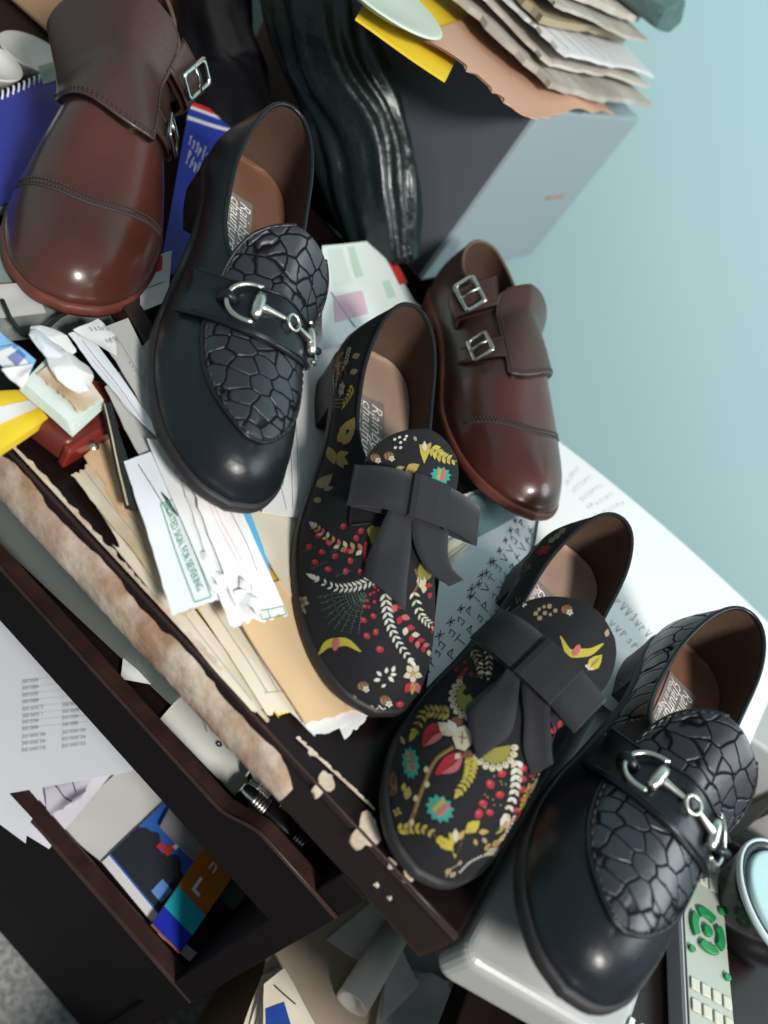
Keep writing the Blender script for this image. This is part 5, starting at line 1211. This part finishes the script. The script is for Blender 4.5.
pslab('body', .050, .100, .075, DPp - .02, -HP + .002, -.029, blk_pl, .012, .003)
pslab('control_deck', .110, .119, .010, DPp - .15, -HP + .002, -.030, blk_pl, .010, .004)
pslab('rear_housing', .110, WP, DPp - .14, DPp, -HP + .002, .0015, grey_pl, .012, .004)
for k in range(2): pslab('chrome_trim', .104 + .0075 * k, .108 + .0075 * k, -.0045, .02, -.0035, .0030, M['steel'], .0015, .0006)
# ------------------------------------------------------------------ side table carrying printer and the small things
st = thing('side_table', 'dark side table standing right of the desk under the printer', 'table', (.55, .5, 0))
HT = T - .002 - HP - .001
def spart(nm, c, s_): v, f = boxv((c[0] - .55, c[1] - .5, c[2]), s_); return bevelled(mk(nm, v, f, M['mahogany'], st, False), .002)
xs0 = P0.x + .055
spart('table_top', ((xs0 + .95) / 2, .50, HT - .011), (.95 - xs0, .60, .022))
for x in (.60, .92):
    for y in (.23, .77): spart('leg', (x, y, (HT - .022) / 2), (.04, .04, HT - .022))
for y in (.23, .77): spart('leg', (.585 - .0, y, .0) if False else (xs0 + .39, y, (HT - .022) / 2), (.03, .03, HT - .022))
# remote control
zt = HT - T
r0 = at(700, 826, zt + .020); r1 = at(716, 1050, zt + .020)
rd = (r1 - r0); rd.z = 0; rd.normalize(); rx = Vector((-rd.y, rd.x, 0)); 
if rx.x < 0: rx = -rx
RW = .0455; RL = .20
c0 = at(707, 935, zt + .020); R0 = c0 - rd * .115
rm = thing('remote_control', 'grey remote control with green arrow ring beside the right loafer', 'remote control', (c0.x, c0.y, HT))
def rp(u, v, z): return R0 + rx * u + rd * v + Vector((0, 0, z)) - Vector((0, 0, .020)) - rm.location
def rpatch(nm, pl, z0, z1, m, bev=.0012, mp=None):
    n = len(pl); V = [rp(u, v, z0) for u, v in pl] + [rp(u, v, z1) for u, v in pl]
    o = mk(nm, V, [tuple(range(n))[::-1], tuple(range(n, 2 * n))] + [(i, (i + 1) % n, (i + 1) % n + n, i + n) for i in range(n)], m, rm, False)
    me = o.data; bm = bmesh.new(); bm.from_mesh(me); bmesh.ops.recalc_face_normals(bm, faces=bm.faces); bm.to_mesh(me); bm.free()
    return bevelled(o, bev, 2, 50)
rpatch('case', rpoly(-RW / 2, RW / 2, 0, RL, .008), .0, .018, mat('remote_silver', (.55, .57, .60), .35, .5), .003)
rpatch('face_plate', rpoly(-RW / 2 + .002, RW / 2 - .002, .003, RL - .003, .007), .0178, .0192, mat('remote_face', (.33, .37, .32), .45, .4), .0006)
gb = mat('remote_green', (.012, .20, .055), .35, .5); kb = mat('remote_key', (.46, .47, .38), .45, .4)
def sector(a0, a1, r0, r1, cu, cv, k=10):
    o = [(cu + r1 * math.cos(math.radians(a0 + (a1 - a0) * i / k)), cv + r1 * math.sin(math.radians(a0 + (a1 - a0) * i / k))) for i in range(k + 1)]
    return o + [(cu + r0 * math.cos(math.radians(a1 - (a1 - a0) * i / k)), cv + r0 * math.sin(math.radians(a1 - (a1 - a0) * i / k))) for i in range(k + 1)]
CV = .112
for a in (0, 90, 180, 270): rpatch('arrow_key', sector(a - 36, a + 36, .0095, .0165, 0, CV), .019, .0225, gb, .0010)
rpatch('ok_key', [(.0045 * math.cos(i * .5236), CV + .0045 * math.sin(i * .5236)) for i in range(12)], .019, .0225, gb, .0010)
for u, v in ((-.0165, CV - .022), (.0165, CV - .022), (-.0165, CV + .020), (.0165, CV + .026)): rpatch('green_key', [(u + .0032 * math.cos(i * .5236), v + .0026 * math.sin(i * .5236)) for i in range(12)], .019, .0220, gb, .0008)
for v in (CV + .044, CV + .058):
    for u in (-.0150, -.0050, .0050, .0150): rpatch('key', rpoly(u - .0040, u + .0040, v - .0042, v + .0042, .0014, 3), .019, .0210, kb, .0008)
dg = iter('1234567890')
for v in (CV - .088, CV - .072, CV - .056, CV - .040):
    for u in (-.0105, 0.0, .0105):
        k_ = rpatch('key', rpoly(u - .0042, u + .0042, v - .0048, v + .0048, .0014, 3), .019, .0210, kb, .0008)
for v in (CV - .040,):
    tv, tf = text_geo('0', .006); b2 = MB(); b2.add([rp(-.0017 + q.x, v + .002 - q.y, .0213) for q in tv], [f[::-1] for f in tf]); b2.build('key_print', M['ink'], rm)
# round black tub with a pale teal lid
tb = at(788, 902, zt + .050); t = thing('tub', 'round black tub with a pale teal lid at the right edge', 'tub', (tb.x, tb.y, HT))
mk('body', *lathe([(0, 0), (.030, 0), (.034, .003), (.041, .022), (.047, .044), (.045, .050), (.040, .048), (.039, .042)], 56), mat('tub_black', (.010, .010, .012), .2, .5, coat=.3), t)
mk('rim', *lathe([(.0465, .044), (.0482, .046), (.0484, .0495), (.0465, .0505), (.0458, .049)], 56), mat('tub_rim', (.50, .60, .62), .4, .4), t)
mk('lid', *lathe([(.0385, .043), (.0385, .0495), (.0372, .0510), (.035, .0512), (.025, .0504), (0, .0500)], 56), mat('tub_lid', (.36, .52, .53), .3, .5), t)
# packet with dark red script, and the carton and jar behind it
w1 = at(770, 800, zt + .045); t = thing('packet', 'white plastic packet with dark red script behind the right loafer', 'packet', (w1.x + .055, w1.y - .005, HT))
wp = mat('packet_white', (.46, .43, .42), .4, .4, bump=(40, .5)); V = []
for i in range(17):
    for j in range(9):
        u, v = i / 16 - .5, j / 8; bul = .020 * (1 - (2 * u) ** 4) * math.sin(PI * min(1, v * 1.1)) ** .5 + .002 * math.sin(19 * u + 7 * v)
        V.append(Vector((u * .115, -bul + .015 * v, .002 + v * .085)))
Vb = [Vector((p.x, -p.y + .036 * p.z / .087, p.z)) for p in V]; f = grid_faces(17, 9); n_ = len(V)
Rz = Matrix.Rotation(math.radians(20), 4, 'Z')
mk('body', [Rz @ p for p in V + Vb], f + [tuple(q + n_ for q in a[::-1]) for a in f], wp, t, True)
tv, tf = text_geo('rox', .032, .3, bold=.004); mk('lettering', [Rz @ Vector((q.x - .045, -.0235 + .15 * (q.y) - .0012 * 0, .022 + q.y * .9)) for q in tv], tf, mat('script_red', (.10, .008, .012), .5, .3), t)
w2 = at(764, 700, zt + .09); o = mk('small_carton', *boxv((w2.x + .13, w2.y + .11, HT + .055), (.10, .05, .11), Matrix.Rotation(.3, 3, 'Z')), mat('carton_cream', (.60, .52, .42), .6, .3), None, False); bevelled(o, .002)
tag(o, 'cream small carton standing behind the right loafer heel', 'box'); rec(o)
# ------------------------------------------------------------------ grey metal box with its heap of papers, bags, and the left background
bA = at(418, 285, 0); bB = at(529, 258, 0); sd_ = (bB - bA); sd_.z = 0; BD = sd_.length; sd_.normalize(); fd = Vector((-sd_.y, sd_.x, 0)); BH = .200; BW = .30
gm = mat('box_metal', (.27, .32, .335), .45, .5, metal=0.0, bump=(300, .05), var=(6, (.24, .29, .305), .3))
mb = thing('metal_box', 'grey metal box on the back table under a heap of papers', 'box', (bA.x - .15, bA.y + .15, T - .003))
def bp_(a, b_, z): return bA + fd * a + sd_ * b_ + Vector((0, 0, z)) - mb.location
def bbox_(nm, a0, a1, b0, b1, z0, z1, m, bev=.003):
    V = [bp_(a, b_, z) for z in (z0, z1) for a, b_ in ((a0, b0), (a1, b0), (a1, b1), (a0, b1))]
    o = mk(nm, V, [(3, 2, 1, 0), (4, 5, 6, 7), (0, 1, 5, 4), (1, 2, 6, 5), (2, 3, 7, 6), (3, 0, 4, 7)], m, mb, False)
    bm = bmesh.new(); bm.from_mesh(o.data); bmesh.ops.recalc_face_normals(bm, faces=bm.faces); bm.to_mesh(o.data); bm.free(); return bevelled(o, bev)
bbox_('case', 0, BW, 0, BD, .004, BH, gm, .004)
bbox_('front_shade_plate', .004, BW - .004, -.0016, .002, .008, BH - .004, mat('front_shade_grey', (.105, .115, .135), .5, .4), .0008)  # plate puts the shade of the box front into a darker grey
bbox_('slot_plate', -.0010, .001, BD * .62, BD * .80, .095, .101, mat('slot_tan', (.30, .22, .16), .6, .3), .0004)
bbox_('screw', .10, .105, -.0015, .003, .085, .090, M['black_card'], .001)
for a in (.02, BW - .03):
    for b_ in (.02, BD - .04): bbox_('foot', a, a + .02, b_, b_ + .02, 0.0, .005, M['black_card'], .001)
HPn = 'newspapers and papers heaped on the grey box'
pile = [(M['kraft'], 'pink brown kraft sheet overhanging the front of the grey box', -.02, .36, -.055, .20, .2015),
        (M['old_cream'], 'old cream sheet lowest on the grey box side', -.012, .33, -.02, .26, .2065)]
rr = random.Random(12)
cols = [mat('news_a', (.52, .49, .43), .85, .2, var=(20, (.34, .30, .25), .2)), mat('news_b', (.60, .56, .50), .85, .2, var=(16, (.44, .38, .30), .2)), mat('news_c', (.64, .63, .62), .85, .2), mat('news_d', (.36, .30, .20), .85, .2)]
class W3(Sheet):
    def __init__(s, name, label, cat, C4, mats, **k):
        s._c = C4; super().__init__(name, label, cat, [(0, 0)] * 4, 0, mats, **k)
def world_sheet(name, label, cat, C4, mats, group=None, seed=1, wave=.002, rag=None, th=.0008, n=14, fold=0):
    global at
    keep = at; it = iter(C4); at = lambda x, y, z=0: next(it)
    try: s = Sheet(name, label, cat, [(0, 0)] * 4, 0, mats, group, th, wave, n, rag, seed, 0.0, fold)
    finally: at = keep
    return s
def boxpt(a, b_, z): return bA + fd * a + sd_ * b_ + Vector((0, 0, z))
s = world_sheet('kraft_sheet', 'pink brown kraft sheet overhanging the front of the grey box', 'paper', [at(412, 44, .2065), at(528, 116, .2065), boxpt(-.012, .14, .2095), boxpt(.17, .16, .2095)], [M['kraft']], None, 201, .003, {'v0': .14, 'u1': .05}, .0012, 18); s.done()
s = world_sheet('folder', 'yellow folder under the papers at the left of the grey box', 'folder', [at(356, 18, .200), at(446, 80, .201), at(480, 10, .2045), at(392, -50, .2045)], [M['yellow']], None, 202, .0004, None, .002); s.done()
pl_o = mk('plate', *lathe([(0, 0), (.03, 0), (.052, .007), (.054, .008), (.051, .009), (.03, .004), (0, .003)], 40, Matrix.Translation(at(376, 2, .2065))), mat('plate_green', (.56, .62, .52), .5, .4)); tag(pl_o, 'pale green plate on the yellow folder', 'plate'); rec(pl_o)
tones = ['grey printed', 'faded cream', 'pale white', 'dull brown']; side = ['nearest the box top', 'second from the box top', 'third from the box top', 'fourth from the box top', 'fifth from the box top', 'sixth from the box top', 'in the middle of the heap', 'just above the middle of the heap', 'high in the heap', 'higher in the heap', 'near the top of the heap', 'on top of the heap']
for k in range(12):
    a0 = rr.uniform(-.012, .012) + .0105 * k; b0 = -.030 + .006 * k + rr.uniform(-.012, .012); a1 = .15 + rr.uniform(0, .02); b1 = BD - .015 - .006 * k + rr.uniform(-.02, .0); z = .2225 + .0105 * k
    tw = rr.uniform(-.012, .012)
    s = world_sheet('newspaper', '%s folded newspaper %s on the grey box' % (tones[k % 4], side[k]), 'newspaper', [boxpt(a1, b0 + tw, z), boxpt(a0, b0 - tw, z + rr.uniform(-.002, .001)), boxpt(a0 + tw, b1, z + rr.uniform(-.001, .001)), boxpt(a1, b1, z)], [cols[k % 4], GI], HPn, 210 + k, .0016, {'u1': .03, 'v0': .04}, rr.choice([.003, .005, .006]), 16)
    for q in range(5): s.line(.1 + .02 * q, .08 + .12 * q, .95, .08 + .12 * q, .0012, 1)
    s.done()
crumple('plastic_wrap', 'dark green plastic wrapping lying on top of the newspaper heap', 0, 0, 0, .06, .05, .05, mat('wrap_green', (.07, .13, .12), .4, .5), 31)
o = bpy.data.objects['plastic_wrap']; o.location = on_plane(626, 2, (0, 1.0, 0), (0, 1, 0)); o['category'] = 'plastic'; del o['group']
# black bin bag hanging in folds beside the box
def folded_bag(nm, lab, axis, rad, nf, amp, m, seed, n=72, lumps=0):
    r = random.Random(seed); K = len(axis); pts = [Vector(p) for p in axis]; V = []; KK = 40
    t = np.linspace(0, 1, K); tt = np.linspace(0, 1, KK); ax = [cr(t, [p[i] for p in pts], tt) for i in range(3)]; rr_ = [cr(t, [q[i] for q in rad], tt) for i in range(2)]
    ph = [r.uniform(0, 6) for _ in range(8)]
    for i in range(KK):
        c = Vector((ax[0][i], ax[1][i], ax[2][i])); d = (Vector((ax[0][min(KK - 1, i + 1)], ax[1][min(KK - 1, i + 1)], ax[2][min(KK - 1, i + 1)])) - Vector((ax[0][max(0, i - 1)], ax[1][max(0, i - 1)], ax[2][max(0, i - 1)]))).normalized()
        X = Vector((1, 0, 0)); X = (X - d * X.dot(d)).normalized(); Y = d.cross(X)
        for j in range(n):
            w = 2 * PI * j / n
            f = 1 + amp * (math.sin(nf * w + ph[0] + 1.2 * math.sin(3 * tt[i] + ph[1])) + .6 * math.sin((nf + 4) * w + ph[2] + 2 * tt[i]) + .5 * math.sin(5 * w + 5 * tt[i] + ph[3])) + .04 * math.sin(14 * tt[i] + 3 * w + ph[4]) + r.uniform(-.012, .012)
            q_ = c + X * rr_[0][i] * math.cos(w) * f + Y * rr_[1][i] * math.sin(w) * f; q_.z = max(q_.z, T + .003); V.append(q_)
    f = [(i * n + j, i * n + (j + 1) % n, (i + 1) * n + (j + 1) % n, (i + 1) * n + j) for i in range(KK - 1) for j in range(n)]
    f += [tuple(range(n))[::-1], tuple(range((KK - 1) * n, KK * n))]
    o = mk(nm, V, f, m); rec(o); return tag(o, lab, 'bag', None)
bagm = mat('bag_plastic', (.007, .014, .014), .30, .4, bump=(70, 1.0, 8), coat=.2)
bg2 = mat('bag_black', (.004, .004, .006), .6, .15, bump=(50, .5, 6))
def pv(x, y, Y): return on_plane(x, y, (0, Y, 0), (0, 1, 0))
folded_bag('bin_bag', 'shiny black bin bag hanging in long folds left of the grey box', [pv(384, 262, .745), pv(372, 190, .745), pv(352, 110, .75), pv(322, 30, .745), pv(300, -60, .75)], [(.034, .026), (.044, .032), (.047, .034), (.046, .034), (.044, .034)], 13, .055, bagm, 5)
folded_bag('cloth_bag', 'dull black bag behind the heel of the left black loafer', [pv(256, 180, .71), pv(234, 130, .72), pv(218, 70, .745), pv(213, 20, .75), pv(211, -25, .75)], [(.024, .022), (.040, .026), (.042, .028), (.040, .028), (.038, .028)], 6, .05, bg2, 8)
# brochure between brown shoe and loafer
s = world_sheet('brochure', 'blue brochure with red edge between the brown shoe and the loafer', 'brochure', [at(190, 102, .034), at(236, 118, .032), at(196, 262, .022), at(158, 280, .020)], [M['blue'], W_, M['red']], None, 221, .0004)
s.rect(.0, .0, 1.0, .03, 2, .0004).rect(0, .10, 1, .125, 1, .0004); s.rect(.0, .03, 1, .05, 1, .0004)
s.scribble(.1, .28, (.09, .02), (.02, -.10), 7, 1, .0007, seed=3); s.scribble(.15, .40, (.09, .02), (.02, -.10), 6, 1, .0007, seed=6); s.done()
s = world_sheet('paper_scrap', 'small white and red card corner under the brown shoe sole', 'card', [at(140, 262, .033), at(172, 250, .036), at(168, 300, .034), at(140, 312, .031)], [W_, M['red'], GR], None, 222, .0003); s.rect(.1, .05, .7, .35, 1).line(.2, .6, .8, .6, .0006, 2); s.done()
# spiral notebook
nb0, nb1, nb2, nb3 = at(-70, 126, .017), at(74, 64, .017), at(44, 190, .016), at(-70, 230, .016)
nbk = thing('spiral_notebook', 'blue spiral notebook left of the brown monk shoe', 'notebook', tuple((nb0 + nb2) / 2 - Vector((0, 0, .010))))
s = world_sheet('cover', None, None, [nb0, nb1, nb2, nb3], [M['blue'], M['cool_white']], None, 231, .0002, None, .001)
o = s.b.build('cover', s.mats, nbk); o.location = -nbk.location
s = world_sheet('pages', None, None, [p - Vector((0, 0, .0012)) for p in (nb0, nb1, nb2, nb3)], [W_], None, 232, .0002, None, .008); o = s.b.build('pages', s.mats, nbk); o.location = -nbk.location
wr = mat('spiral_wire', (.75, .75, .78), .35, .5); ud = (nb1 - nb0); ln = ud.length; ud.normalize(); vd = (nb3 - nb0).normalized()
for i in range(int(ln / .0075)):
    c = nb0 + ud * (.004 + .0075 * i) + Vector((0, 0, -.004)); pts = [c - nbk.location + vd * (.0055 * math.cos(w) + .0005) + Vector((0, 0, .0075 * math.sin(w))) for w in np.linspace(-2.6, 2.6, 14)]
    mk('wire_loop', *tube(pts, .0009, 6), wr, nbk)
# box board, grey file and dark cable under the brown shoe
s = world_sheet('file_board', 'grey green file board under the brown monk shoe', 'file', [at(-60, 230, .018), at(150, 215, .018), at(140, 320, .016), at(-60, 330, .016)], [mat('file_grey', (.25, .27, .25), .7, .2), M['black_card']], None, 233, .0004, None, .012); s.rect(.2, .62, .95, .66, 1, .0004); s.done()
s = world_sheet('file_sheet', 'pale grey sheet edge below the brown shoe at the left border', 'paper', [at(-50, 290, .0225), at(30, 282, .0225), at(46, 312, .0205), at(-40, 322, .0205)], [M['grey_paper']], None, 234, .0004); s.done()
o = mk('cable', *tube([at(x, y, z) for x, y, z in ((2, 300, .026), (10, 318, .024), (22, 334, .022), (34, 337, .023), (46, 328, .025), (60, 316, .024), (76, 308, .022))], .0014, 8), M['black_card']); tag(o, 'thin black cable looping under the brown shoe toe', 'cable'); rec(o)
# left background: brown carton, white tape rolls, small green card
Yc = .80
cA = pv(-120, 60, Yc)
o = mk('brown_carton', *boxv((-.70, .768, T + .1645), (.42, .22, .326)), mat('carton_brown', (.50, .31, .18), .7, .25, bump=(50, .1)), None, False); bevelled(o, .004); tag(o, 'large brown carton standing behind the blue notebook', 'box'); rec(o)
def roll(lab, x, y, Y, r, h, tilt):
    p = at(x, y, .02); m4 = Matrix.Translation(p) @ Matrix.Rotation(tilt, 4, 'X')
    o = mk('round_dish', *lathe([(0, -h), (r * .7, -h), (r, 0), (r * 1.02, .001), (r * .97, .002), (r * .9, -.004), (0, -.006)], 40, m4), mat('cup_white', (.72, .69, .64), .6, .3)); tag(o, lab, 'dish', 'white dishes behind the notebook'); return rec(o)
roll('white round dish lying close behind the spiral notebook', 34, 54, 0, .027, .014, 0)
roll('white round dish cut off by the left border behind the notebook', -14, 60, 0, .026, .014, 0)
s = world_sheet('card_sheet', 'small pale green card behind the spiral of the notebook', 'card', [at(38, 66, .040), at(66, 58, .040), at(72, 76, .038), at(44, 84, .038)], [mat('mint_card', (.32, .44, .38), .6, .3)], None, 236, .0003); s.done()
# ------------------------------------------------------------------ light
w = bpy.data.worlds.new('world'); bpy.context.scene.world = w; w.use_nodes = True
bg = w.node_tree.nodes['Background']; bg.inputs[0].default_value = (.62, .74, .80, 1); bg.inputs[1].default_value = .40
def lamp(name, loc, tgt, e, size, col):
    l = bpy.data.lights.new(name, 'AREA'); l.energy = e; l.size = size; l.color = col; l.shape = 'DISK'
    o = bpy.data.objects.new(name, l); C.objects.link(o); o.location = loc; o.rotation_euler = (Vector(tgt) - Vector(loc)).to_track_quat('-Z', 'Y').to_euler()
lamp('ceiling_lamp', (1.05, -.75, T + 1.35), (.05, .45, T), 52, .40, (1, .97, .93))
lamp('soft_rear_lamp', (1.5, .75, T + 1.15), (.1, .45, T), 16, 1.0, (.90, .97, 1))  # broad area lamp added at the right rear for sheen on the croc
vs = bpy.context.scene.view_settings; vs.view_transform = 'Standard'; vs.look = 'None'; vs.exposure = 0.0; vs.gamma = 1.0; vs.use_curve_mapping = False
bpy.context.scene.cycles.use_denoising = True
